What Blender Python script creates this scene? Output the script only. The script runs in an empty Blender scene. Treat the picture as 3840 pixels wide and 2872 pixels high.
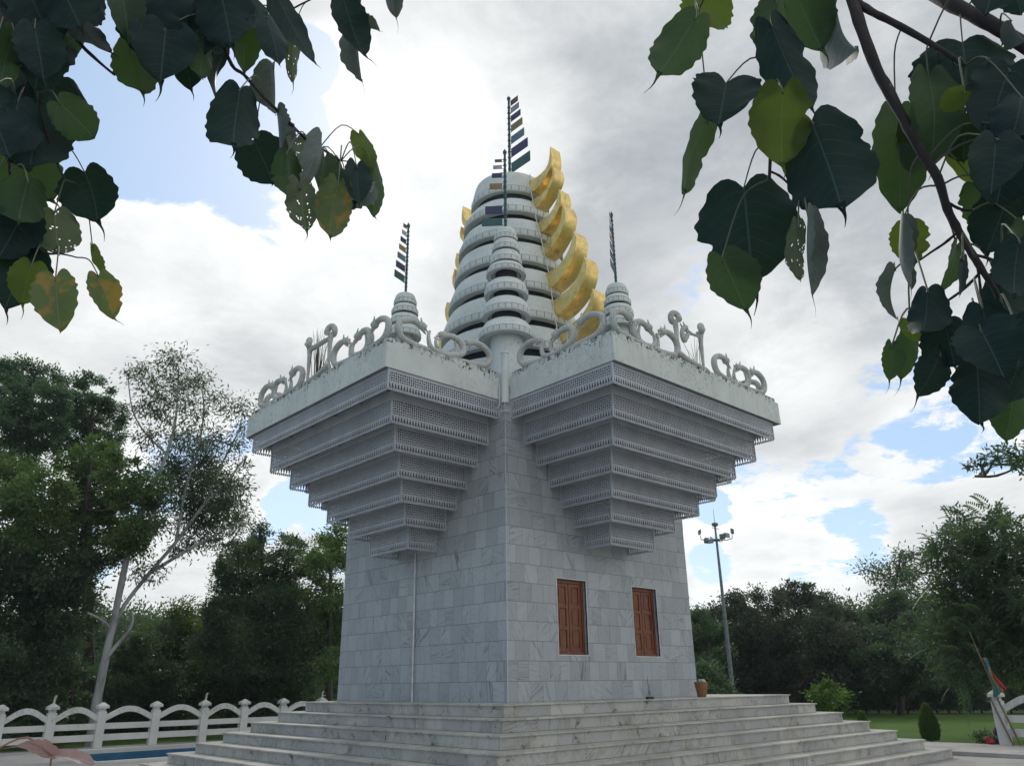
import bpy, math, random
import numpy as np
from mathutils import Vector, Matrix
HAZE = 0.00045
EXPOSURE = 0.0
LEAVES = {'L1':[((-9.3365,-8.9548,2.8596),(-9.2678,-8.9331,2.7764),(0.772,-0.308,0.557),0.0501,'D',(0.0051,-0.0057,-0.0086)),
((-9.2938,-9.016,2.8523),(-9.246,-9.0257,2.7715),(0.623,-0.642,0.446),0.0534,'D',(0.0088,0.0136,-0.0092)),
((-9.2532,-8.9508,2.8565),(-9.1823,-8.9893,2.778),(0.767,0.138,0.626),0.0357,'D',(0.0241,0.0348,0.0261)),
((-9.2243,-8.8333,2.91),(-9.2677,-8.8263,2.8385),(0.372,0.918,-0.136),0.0337,'G',(0.0101,0.0068,0.0014)),
((-9.2929,-9.0109,2.703),(-9.2889,-8.9939,2.6202),(0.986,0.147,0.078),0.0398,'D',(0.002,-0.0075,-0.0251)),
((-9.3416,-9.0104,2.7039),(-9.3383,-9.0164,2.5808),(0.963,0.268,0.012),0.0263,'G',(0.0056,0.0155,-0.0128)),
((-9.307,-8.8263,2.7986),(-9.3077,-8.8395,2.7273),(0.995,0.099,-0.028),0.0273,'Y',(0.0005,0.0069,0.001)),
((-9.2442,-8.8316,2.7831),(-9.2428,-8.8182,2.6528),(1.0,-0.022,0.008),0.0716,'D',(-0.0011,-0.0034,-0.032)),
((-9.2496,-9.0104,2.6038),(-9.1782,-8.9922,2.5715),(0.451,-0.248,0.857),0.041,'G',(-0.011,-0.0166,-0.02)),
((-9.2789,-8.9579,2.6393),(-9.2656,-8.9824,2.4655),(0.962,-0.249,0.109),0.0636,'D',(0.0013,0.0098,-0.0028)),
((-9.2862,-8.8695,2.566),(-9.2034,-8.8535,2.4905),(0.676,-0.283,0.68),0.0587,'G',(0.014,-0.0172,-0.0195)),
((-9.3572,-9.0909,2.5195),(-9.333,-9.0905,2.4902),(0.745,-0.268,0.611),0.023,'D',(0.006,0.0079,-0.0009)),
((-9.1732,-8.9351,2.5297),(-9.1312,-8.9211,2.4419),(0.76,-0.592,0.269),0.0555,'D',(0.0148,-0.0143,-0.044)),
((-9.208,-8.9439,2.421),(-9.1894,-8.9613,2.3315),(0.954,-0.188,0.235),0.0448,'H',(0.0014,0.0072,-0.002)),
((-9.2542,-8.962,2.3936),(-9.2742,-8.9446,2.2949),(0.98,-0.001,-0.199),0.0455,'D',(-0.0001,-0.0016,-0.0077)),
((-9.2325,-8.9142,2.353),(-9.2411,-8.8958,2.2279),(0.994,0.09,-0.055),0.0468,'D',(0.0073,-0.0081,-0.0314)),
((-9.2316,-9.0032,2.2747),(-9.2295,-8.9852,2.2067),(0.998,0.039,0.042),0.0317,'Y',(0.0025,-0.0085,-0.03)),
((-9.2022,-9.0626,2.2357),(-9.1844,-9.091,2.1349),(0.866,-0.42,0.272),0.0349,'S2',(0.0019,0.0104,-0.0019)),
((-9.1103,-8.8137,2.4433),(-9.0811,-8.8213,2.382),(0.749,0.599,0.282),0.0174,'Y',(0.0107,0.0097,-0.006)),
((-9.1157,-8.9445,2.3191),(-9.076,-8.9397,2.2443),(0.88,-0.123,0.459),0.0291,'S2',(0.0189,-0.0078,-0.0103)),
((-9.3611,-8.8597,2.8828),(-9.3581,-8.8729,2.7731),(0.994,0.108,0.014),0.0415,'D',(0.0014,0.0069,-0.0008)),
((-9.3062,-8.8715,2.9766),(-9.3115,-8.8433,2.8564),(0.998,0.058,-0.031),0.0575,'D',(0.0027,-0.018,-0.043)),
((-9.3034,-8.8457,2.4453),(-9.2779,-8.8524,2.3927),(0.867,-0.219,0.447),0.0302,'D',(0.0064,0.0141,-0.0042)),
((-9.3203,-8.9088,2.9597),(-9.2492,-8.8898,2.8757),(0.755,-0.339,0.562),0.0574,'D',(0.0025,-0.0049,-0.0127)),
((-9.233,-8.9209,2.9902),(-9.2295,-8.9367,2.8656),(0.996,0.091,0.016),0.0439,'D',(0.0009,0.0254,-0.003)),
((-9.3296,-8.8624,2.7585),(-9.3029,-8.8905,2.631),(0.959,-0.156,0.235),0.0495,'D',(0.0044,0.036,-0.0013)),
((-9.3629,-8.9932,2.7188),(-9.323,-9.0064,2.6492),(0.782,-0.352,0.515),0.0419,'D',(0.0088,0.0204,-0.0002)),
((-9.3423,-8.9881,2.5465),(-9.302,-9.0205,2.4503),(0.881,-0.19,0.433),0.0485,'D',(0.0149,0.0385,0.0099)),
((-9.2686,-9.0248,2.4166),(-9.266,-9.0171,2.3379),(0.999,-0.033,0.03),0.0435,'G',(0.0006,0.0005,-0.005)),
((-9.2705,-8.9186,2.3935),(-9.2325,-8.927,2.2997),(0.911,-0.154,0.383),0.0417,'D',(0.0016,0.0041,-0.0048)),
((-9.3487,-8.8675,2.8732),(-9.2982,-8.8801,2.7424),(0.831,-0.422,0.362),0.0508,'D',(0.012,0.0186,-0.0134)),
((-9.2576,-8.8201,2.9233),(-9.2624,-8.8351,2.7841),(0.995,0.095,-0.044),0.0442,'D',(0.0053,0.025,-0.0074)),
((-9.316,-9.0299,2.7227),(-9.2811,-9.0171,2.6305),(0.921,-0.227,0.317),0.0422,'D',(0.0041,-0.0062,-0.0288)),
((-9.3088,-8.996,2.5861),(-9.3021,-9.0013,2.4709),(0.991,-0.12,0.063),0.0449,'D',(0.0005,0.0148,-0.0152))],'L2':[((-9.2038,-9.0359,2.9029),(-9.1675,-9.0543,2.7635),(0.963,-0.067,0.26),0.0356,'G',(0.007,0.0212,-0.0126)),
((-9.14,-9.0051,2.9959),(-9.1116,-8.997,2.8255),(0.959,-0.241,0.148),0.075,'D',(0.0098,-0.006,-0.0334)),
((-9.0459,-9.1215,2.9685),(-8.9995,-9.1259,2.8164),(0.768,-0.589,0.251),0.0629,'D',(0.0076,-0.0019,-0.0323)),
((-9.1494,-8.9948,2.8267),(-9.1134,-8.9917,2.7166),(0.94,-0.154,0.304),0.0439,'G',(0.0051,-0.0013,-0.0304)),
((-9.1105,-9.0621,2.8361),(-9.1007,-9.0562,2.7099),(0.959,-0.276,0.062),0.0635,'D',(-0.0011,0.0023,-0.0468)),
((-9.0396,-8.9224,2.956),(-9.005,-8.9202,2.8383),(0.922,-0.281,0.266),0.0428,'D',(0.0083,-0.0034,-0.0271)),
((-9.033,-9.0481,2.8768),(-9.0269,-9.0492,2.7689),(0.992,0.109,0.055),0.0304,'G',(0.026,0.002,0.0002)),
((-8.9574,-8.9681,2.9535),(-8.9479,-8.9538,2.807),(0.729,0.675,0.113),0.0289,'D',(0.0011,-0.0072,-0.0168)),
((-8.9632,-9.0784,2.9464),(-8.9425,-9.0586,2.8291),(0.962,-0.242,0.129),0.0312,'G',(-0.0006,-0.0047,-0.0129)),
((-8.9642,-9.1981,2.8613),(-8.9409,-9.2326,2.7298),(0.971,-0.121,0.205),0.0306,'D',(0.0071,0.008,0.0029)),
((-8.8473,-9.0722,3.0316),(-8.8324,-9.0558,2.8725),(0.98,0.164,0.108),0.028,'H',(-0.006,-0.0093,-0.0475)),
((-8.9102,-9.096,3.0469),(-8.8183,-9.1291,2.8828),(0.859,-0.101,0.502),0.0377,'D',(0.0153,-0.0024,-0.0078)),
((-8.7324,-9.0698,3.1806),(-8.6824,-9.1009,3.0114),(0.801,-0.5,0.329),0.0437,'D',(0.0348,-0.0042,-0.0124)),
((-8.6665,-9.0268,3.1691),(-8.6434,-9.0317,3.0033),(0.918,0.379,0.116),0.0241,'S',(0.0097,-0.0018,-0.0418)),
((-8.6744,-9.0433,3.1541),(-8.6259,-9.071,3.1507),(0.139,0.122,0.983),0.0202,'S',(0.0155,0.0025,0.0066)),
((-8.6669,-9.1504,3.1854),(-8.6483,-9.1817,3.0919),(0.982,0.013,0.191),0.0208,'S',(0.018,0.0206,-0.0214)),
((-8.9923,-9.1898,2.6689),(-8.9994,-9.2167,2.5156),(0.965,-0.261,0.001),0.0494,'D',(0.0096,0.0366,-0.0011)),
((-8.879,-8.9936,2.7241),(-8.8238,-8.9941,2.6356),(0.58,-0.728,0.365),0.0577,'D',(-0.0101,-0.0067,-0.018)),
((-8.8907,-9.0844,2.8637),(-8.8672,-9.0632,2.7614),(0.917,0.291,0.271),0.0324,'S',(-0.0017,-0.0053,-0.0126)),
((-8.8721,-9.085,2.7448),(-8.8646,-9.1079,2.6216),(0.863,0.503,-0.041),0.0221,'S',(0.0187,0.0227,-0.001)),
((-8.8306,-9.1028,2.6895),(-8.8326,-9.1274,2.5748),(0.989,-0.145,0.014),0.031,'H',(0.0064,0.008,0.0014)),
((-8.8242,-9.205,2.6353),(-8.8493,-9.1962,2.4918),(0.758,0.645,-0.093),0.0202,'S',(0.0002,0.0042,-0.0064)),
((-8.7499,-9.1105,2.6721),(-8.7445,-9.0838,2.5867),(0.998,-0.007,0.061),0.0276,'G',(-0.0036,-0.0036,-0.0097)),
((-8.6851,-9.108,2.7765),(-8.6527,-9.1263,2.6855),(0.898,-0.241,0.367),0.0271,'Y',(0.0062,0.0075,-0.0155)),
((-8.647,-9.1059,2.7265),(-8.6349,-9.1093,2.5745),(0.985,-0.154,0.082),0.0309,'G',(0.025,-0.0075,-0.0099)),
((-8.7924,-9.2982,2.53),(-8.7897,-9.3138,2.4375),(0.939,-0.332,0.083),0.0267,'D',(0.0025,0.0062,-0.0011)),
((-8.824,-9.2902,2.4771),(-8.8358,-9.2978,2.3523),(0.96,-0.269,-0.075),0.0352,'S2',(0.0049,0.005,-0.0031)),
((-8.8716,-9.236,2.4815),(-8.8668,-9.2676,2.3672),(0.916,-0.375,0.142),0.0311,'H',(0.0131,0.0343,0.0004)),
((-8.7876,-9.152,2.6354),(-8.8025,-9.1748,2.5334),(0.978,-0.181,-0.103),0.0291,'G',(0.0171,0.0329,0.0071)),
((-8.6789,-9.143,2.6243),(-8.7582,-9.1332,2.5436),(0.43,0.844,-0.319),0.0235,'S',(0.007,0.0409,0.0079)),
((-8.9666,-9.098,2.9879),(-8.946,-9.1179,2.9082),(0.822,-0.465,0.329),0.0301,'D',(0.0119,0.0189,0.005)),
((-9.0545,-8.9353,3.1412),(-9.0233,-8.9147,3.0111),(0.908,-0.388,0.156),0.0746,'D',(0.0084,-0.0206,-0.0433)),
((-9.082,-9.0285,2.9347),(-9.0516,-9.0194,2.8108),(0.925,-0.321,0.204),0.073,'D',(0.011,-0.0094,-0.0291)),
((-9.1528,-9.0435,2.8724),(-9.1162,-9.0407,2.7551),(0.902,-0.333,0.274),0.0603,'D',(0.0002,-0.0001,-0.0092)),
((-8.9958,-8.9848,3.0307),(-9.0022,-9.0109,2.8735),(0.987,-0.159,-0.014),0.0566,'D',(0.001,0.0112,0.0012)),
((-8.8823,-9.1822,2.5812),(-8.872,-9.2029,2.4674),(0.954,-0.269,0.135),0.032,'G',(0.0121,0.0217,-0.0068)),
((-8.7291,-9.1404,2.6174),(-8.7233,-9.1228,2.5297),(0.99,-0.133,0.04),0.0307,'G',(-0.0026,-0.0014,-0.0078))],'R1':[((-8.6043,-9.9443,2.5308),(-8.6513,-9.8978,2.422),(0.626,-0.581,-0.519),0.039,'G',(0.0083,0.0336,-0.0057)),
((-8.4587,-9.9066,2.7345),(-8.4673,-9.8802,2.6496),(0.798,-0.548,-0.251),0.0478,'Y',(0.0041,0.0031,-0.0169)),
((-8.5538,-9.9507,2.4305),(-8.5804,-9.9445,2.3434),(0.626,-0.741,-0.244),0.0508,'D',(0.0254,0.017,-0.0008)),
((-8.4896,-9.8782,2.4478),(-8.5357,-9.8467,2.2969),(0.957,0.116,-0.268),0.0285,'G',(0.0177,0.0337,-0.014)),
((-8.4971,-10.0216,2.579),(-8.5065,-9.9972,2.4823),(0.828,-0.52,-0.212),0.0299,'G',(0.0019,0.0024,-0.0041)),
((-8.4198,-10.0244,2.6447),(-8.387,-10.0342,2.5402),(0.365,-0.909,0.2),0.0461,'G',(-0.0157,-0.0077,-0.0529)),
((-8.5563,-10.0339,2.4819),(-8.5361,-10.0595,2.3237),(0.468,-0.861,0.199),0.0343,'D',(0.0016,-0.0011,-0.0222)),
((-8.5748,-10.0418,2.3442),(-8.5558,-10.0146,2.2445),(0.635,-0.768,-0.089),0.0416,'Y',(-0.0174,-0.0061,-0.0339)),
((-8.5428,-10.0591,2.2993),(-8.5474,-10.0783,2.1502),(0.202,-0.972,0.119),0.0603,'D',(0.0194,0.0085,-0.0161)),
((-8.4804,-9.9166,2.2976),(-8.4784,-9.9094,2.1422),(0.483,-0.875,-0.034),0.0744,'D',(0.0018,0.0071,-0.0536)),
((-8.5389,-9.9002,2.1622),(-8.5135,-9.912,2.0803),(0.644,-0.704,0.301),0.0377,'G',(-0.0042,-0.0056,-0.0304)),
((-8.5678,-10.0432,2.1464),(-8.561,-10.0277,2.0418),(0.987,-0.155,0.041),0.0168,'S',(-0.0021,-0.0011,-0.0297)),
((-8.5438,-10.0185,2.1569),(-8.5697,-10.0206,2.0648),(0.821,-0.526,-0.219),0.0146,'H',(0.009,0.0053,0.0002)),
((-8.5299,-10.0402,2.1334),(-8.5272,-10.0266,2.0858),(0.854,-0.511,-0.098),0.0122,'Y',(0.0005,0.0005,-0.0032)),
((-8.4047,-10.0768,2.6256),(-8.4165,-10.0954,2.4782),(0.668,-0.743,0.04),0.0277,'S',(0.0075,0.003,-0.0011))],'R2':[((-8.3244,-10.2081,2.4699),(-8.3258,-10.1967,2.3828),(0.514,-0.849,-0.119),0.0706,'D',(0.0085,0.005,-0.0101)),
((-8.2982,-10.0925,2.4244),(-8.3291,-10.0764,2.2382),(0.586,-0.793,-0.166),0.0402,'G',(0.0356,0.0035,-0.0055)),
((-8.361,-10.1631,2.413),(-8.3739,-10.1413,2.262),(0.639,-0.752,-0.163),0.0367,'G',(0.015,0.0115,-0.0092)),
((-8.2981,-10.1894,2.3869),(-8.2915,-10.211,2.3111),(0.566,-0.778,0.272),0.0237,'S',(0.0089,-0.0084,-0.0195)),
((-8.3097,-10.1102,2.3998),(-8.3145,-10.0978,2.3038),(0.578,-0.805,-0.133),0.0164,'Y',(0.0031,0.0015,-0.0041)),
((-8.2804,-10.1569,2.3782),(-8.2856,-10.1705,2.2573),(0.314,-0.945,0.093),0.0316,'Y',(0.005,0.0022,-0.0036)),
((-8.4428,-10.2168,2.3034),(-8.4427,-10.1854,2.2939),(0.836,-0.16,-0.524),0.0161,'Y',(0.0005,0.0024,0.0003)),
((-8.3736,-10.2585,2.3537),(-8.4026,-10.2176,2.25),(0.499,-0.749,-0.435),0.0402,'D',(0.0298,0.0143,0.0029)),
((-8.4086,-10.2523,2.2438),(-8.3889,-10.2052,2.1566),(0.447,-0.825,-0.345),0.0393,'D',(-0.0185,0.0032,-0.027)),
((-8.4352,-10.2839,2.4551),(-8.4546,-10.2638,2.3882),(0.57,-0.726,-0.384),0.0367,'D',(0.0077,0.0027,0.003)),
((-8.3141,-10.2843,2.5205),(-8.3094,-10.282,2.4759),(0.391,-0.921,-0.008),0.0215,'D',(0.0015,-0.0001,-0.002)),
((-8.366,-10.2755,2.4313),(-8.3544,-10.2836,2.3972),(0.432,-0.834,0.344),0.0141,'S',(-0.0003,-0.0022,-0.0095)),
((-8.374,-10.2212,2.1775),(-8.366,-10.1774,2.1116),(0.401,-0.785,-0.473),0.0334,'D',(-0.0073,0.0041,-0.0213)),
((-8.4003,-10.2319,2.1116),(-8.4238,-10.2134,2.0207),(0.519,-0.802,-0.296),0.0214,'G',(0.0087,0.0022,-0.0017)),
((-8.342,-10.1806,2.085),(-8.3496,-10.1788,2.0077),(0.308,-0.95,-0.052),0.0279,'D',(0.016,0.0066,-0.0094)),
((-8.3158,-10.0786,2.2221),(-8.3152,-10.0729,2.1594),(0.486,-0.871,-0.075),0.028,'Y',(0.0063,0.006,-0.0092)),
((-8.4274,-10.1046,2.1655),(-8.4376,-10.1024,2.0646),(0.968,-0.229,-0.103),0.0142,'S',(0.0162,0.0122,-0.0093)),
((-8.4077,-10.0797,2.1159),(-8.3851,-10.0609,2.0537),(0.937,-0.21,0.278),0.0115,'S',(-0.017,-0.0039,-0.0299)),
((-8.3041,-10.131,2.1699),(-8.3193,-10.0983,2.1026),(0.927,-0.209,-0.311),0.0163,'G',(0.0042,0.0031,-0.0025)),
((-8.5037,-10.184,2.0489),(-8.513,-10.1734,2.001),(0.928,-0.282,-0.243),0.0079,'D',(0.0044,0.0027,-0.0004)),
((-8.4899,-10.1358,2.0335),(-8.5187,-10.128,1.9691),(0.159,-0.969,-0.189),0.0243,'D',(0.0096,0.0047,0.0009)),
((-8.46,-10.0987,2.0161),(-8.4573,-10.1061,1.9854),(0.52,-0.819,0.243),0.0165,'Y',(0.0031,-0.0001,-0.0006)),
((-8.4018,-10.0794,2.0255),(-8.3975,-10.0535,1.9651),(0.698,-0.675,-0.238),0.0163,'G',(-0.0061,0.0105,-0.0218)),
((-8.4975,-10.0865,1.9753),(-8.4929,-10.0734,1.9336),(0.624,-0.762,-0.17),0.0136,'G',(-0.0011,0.0067,-0.015)),
((-8.4637,-10.1262,1.9609),(-8.4737,-10.094,1.9123),(0.758,-0.46,-0.462),0.0214,'D',(0.0062,0.0129,-0.015)),
((-8.4673,-10.1395,1.9941),(-8.4595,-10.1372,1.9407),(0.271,-0.963,-0.002),0.0307,'D',(0.0005,0.0003,-0.0034)),
((-8.5126,-10.1855,1.9548),(-8.5263,-10.1988,1.8915),(0.254,-0.956,0.146),0.0353,'D',(0.027,0.0007,-0.0021)),
((-8.4328,-10.1534,1.9452),(-8.4581,-10.1485,1.8683),(0.375,-0.909,-0.182),0.0317,'D',(0.0317,0.0101,-0.0032)),
((-8.3477,-10.1638,1.9277),(-8.3534,-10.143,1.8693),(0.467,-0.818,-0.337),0.0224,'G',(0.0102,0.0038,-0.0078)),
((-8.4197,-10.1918,1.9367),(-8.4194,-10.1666,1.8969),(0.498,-0.734,-0.461),0.0249,'D',(0.0007,0.0025,-0.0016)),
((-8.505,-10.1905,1.9854),(-8.5253,-10.1971,1.9214),(0.297,-0.955,0.004),0.0252,'D',(0.0301,0.0082,-0.0013)),
((-8.3567,-10.2474,2.2344),(-8.3592,-10.2279,2.1794),(0.41,-0.854,-0.321),0.027,'D',(0.0026,0.0015,-0.0023)),
((-8.476,-10.2411,2.197),(-8.4922,-10.2246,2.1199),(0.405,-0.873,-0.271),0.0299,'D',(0.022,0.0066,-0.0034)),
((-8.2938,-10.1725,2.2539),(-8.2741,-10.1753,2.1842),(0.287,-0.951,0.119),0.0297,'G',(-0.0027,0.0,-0.0064)),
((-8.5121,-10.2418,2.0421),(-8.528,-10.2271,1.9747),(0.424,-0.859,-0.287),0.0225,'D',(0.0065,0.0025,-0.0012)),
((-8.4455,-10.2045,1.9821),(-8.4442,-10.1956,1.9221),(0.385,-0.914,-0.128),0.0265,'D',(0.0058,0.006,-0.0101)),
((-8.3247,-10.1903,2.3479),(-8.3231,-10.1697,2.2807),(0.515,-0.823,-0.24),0.0266,'G',(0.001,0.0016,-0.0038)),
((-8.4096,-10.2674,2.2806),(-8.4356,-10.2499,2.2131),(0.48,-0.786,-0.39),0.0318,'D',(0.0095,0.0037,0.0035))],'K':[((-9.1348,-9.2912,1.5281),(-9.1743,-9.2819,1.5398),(-0.018,0.753,-0.657),0.0136,'P',(-0.0148,0.0031,-0.0022)),
((-9.1328,-9.2917,1.527),(-9.0893,-9.3037,1.5168),(0.337,0.794,0.505),0.0108,'P',(0.0094,-0.0028,-0.0055)),
((-9.1916,-9.2783,1.5367),(-9.2117,-9.2745,1.5272),(0.433,0.04,-0.9),0.0107,'P',(-0.0039,0.0007,-0.0021))]}
TWIGS = {'L1':[[((-9.4453,-8.9063,2.9874),0.0041),
((-9.3937,-8.9262,2.8645),0.004),
((-9.3604,-8.9471,2.7672),0.0039),
((-9.3329,-8.9484,2.7171),0.0039),
((-9.2996,-8.9507,2.6678),0.0035),
((-9.2812,-8.9523,2.6416),0.0026),
((-9.2579,-8.9547,2.5834),0.0022),
((-9.2298,-8.9581,2.5225),0.0022),
((-9.2064,-8.9613,2.4827),0.0017)],[((-9.3329,-8.9484,2.7171),0.003),
((-9.2892,-8.9516,2.8247),0.0032),
((-9.2217,-8.9591,2.7839),0.0037),
((-9.1914,-8.9635,2.7647),0.0028),
((-9.1641,-8.9681,2.749),0.0023)],[((-9.2996,-8.9507,2.6678),0.0026),
((-9.298,-8.9509,2.5022),0.0025),
((-9.2605,-8.9544,2.3707),0.0025),
((-9.24,-8.9568,2.3514),0.0025),
((-9.21,-8.9607,2.3266),0.0021),
((-9.1891,-8.9639,2.3305),0.0017),
((-9.1733,-8.9665,2.3317),0.0013),
((-9.1622,-8.9684,2.3313),0.0013)]],'L2':[[((-9.0826,-8.9438,3.2432),0.0054),
((-9.0493,-9.0034,3.0591),0.0046),
((-9.0096,-9.0457,2.9201),0.004),
((-8.9715,-9.0577,2.8342),0.0039),
((-8.9457,-9.0665,2.8166),0.0035),
((-8.9089,-9.08,2.7761),0.0032),
((-8.8724,-9.0946,2.7422),0.0032),
((-8.8201,-9.1176,2.6899),0.003),
((-8.7811,-9.1363,2.6655),0.0027),
((-8.7525,-9.1511,2.6465),0.0025),
((-8.7482,-9.1534,2.6462),0.0015)],[((-9.0569,-9.0324,3.0289),0.0035),
((-9.1441,-9.0125,3.0061),0.0029),
((-9.1922,-9.0039,2.9765),0.0024)],[((-9.0569,-9.0324,3.0289),0.0035),
((-8.9405,-9.0683,3.0724),0.0031),
((-8.897,-9.0846,3.0078),0.0021),
((-8.8537,-9.1025,3.0521),0.0021),
((-8.7917,-9.1311,3.1166),0.0022),
((-8.6803,-9.1921,3.1634),0.0017)]],'R1':[[((-8.406,-9.9726,2.8153),0.0037),
((-8.4783,-10.0069,2.6241),0.0033),
((-8.4967,-10.0147,2.5286),0.0032),
((-8.4986,-10.0104,2.4672),0.0031),
((-8.5007,-10.0056,2.4323),0.0031),
((-8.5049,-9.996,2.3864),0.0031),
((-8.5097,-9.9854,2.332),0.0027),
((-8.5147,-9.9748,2.2648),0.0023)],[((-8.5137,-9.9769,2.2783),0.0017),
((-8.5072,-9.991,2.2619),0.0016),
((-8.4993,-10.0086,2.2216),0.0014),
((-8.4972,-10.0137,2.1915),0.001)],[((-8.4967,-10.0147,2.604),0.0025),
((-8.5241,-9.9558,2.6726),0.0023),
((-8.5444,-9.9176,2.6092),0.0015)]],'R2':[[((-8.2693,-10.0557,2.898),0.0111),
((-8.3833,-10.0933,2.6131),0.0096),
((-8.4009,-10.104,2.5028),0.0084),
((-8.3985,-10.1122,2.4233),0.0075),
((-8.3942,-10.1275,2.3445),0.0069),
((-8.3912,-10.139,2.2794),0.0064),
((-8.3884,-10.15,2.2326),0.006),
((-8.3879,-10.1518,2.1839),0.0056),
((-8.3864,-10.1579,2.1458),0.0052),
((-8.3845,-10.1662,2.108),0.0048),
((-8.3829,-10.1731,2.0786),0.0041),
((-8.3814,-10.1799,2.05),0.0032),
((-8.3807,-10.1829,2.0169),0.0023)],[((-8.392,-10.099,2.5924),0.0058),
((-8.387,-10.1162,2.5584),0.0057),
((-8.3802,-10.1415,2.5202),0.0052),
((-8.3718,-10.1769,2.4617),0.0044),
((-8.3648,-10.2115,2.3987),0.0029)],[((-8.1486,-10.1213,2.8423),0.0147),
((-8.2885,-10.1848,2.6095),0.0117),
((-8.3113,-10.2275,2.5175),0.0103),
((-8.3074,-10.2536,2.4715),0.01),
((-8.3036,-10.2847,2.4052),0.0096)],[((-8.3864,-10.1579,2.1458),0.0018),
((-8.3909,-10.14,2.1346),0.0018),
((-8.3956,-10.1227,2.1265),0.0015),
((-8.4015,-10.102,2.1157),0.0009)],[((-8.3845,-10.1662,2.108),0.0021),
((-8.3805,-10.1839,2.0949),0.0018),
((-8.3766,-10.2032,2.0683),0.0014)],[((-8.3833,-10.1714,2.0825),0.0018),
((-8.389,-10.1475,2.0636),0.0018),
((-8.395,-10.1245,2.0505),0.0015),
((-8.4004,-10.1058,2.0325),0.0012)],[((-8.387,-10.1556,2.1896),0.0022),
((-8.3844,-10.1664,2.1766),0.0018),
((-8.3818,-10.1782,2.1697),0.0015)],[((-8.3839,-10.1685,2.0936),0.0018),
((-8.3851,-10.1637,2.0486),0.0015),
((-8.388,-10.1513,2.0005),0.0012)]],'K':[[((-9.1258,-9.2935,1.4646),0.0011),
((-9.1308,-9.2922,1.4936),0.0011),
((-9.1345,-9.2912,1.5182),0.001),
((-9.1346,-9.2912,1.5271),0.0008)]]}
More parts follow.
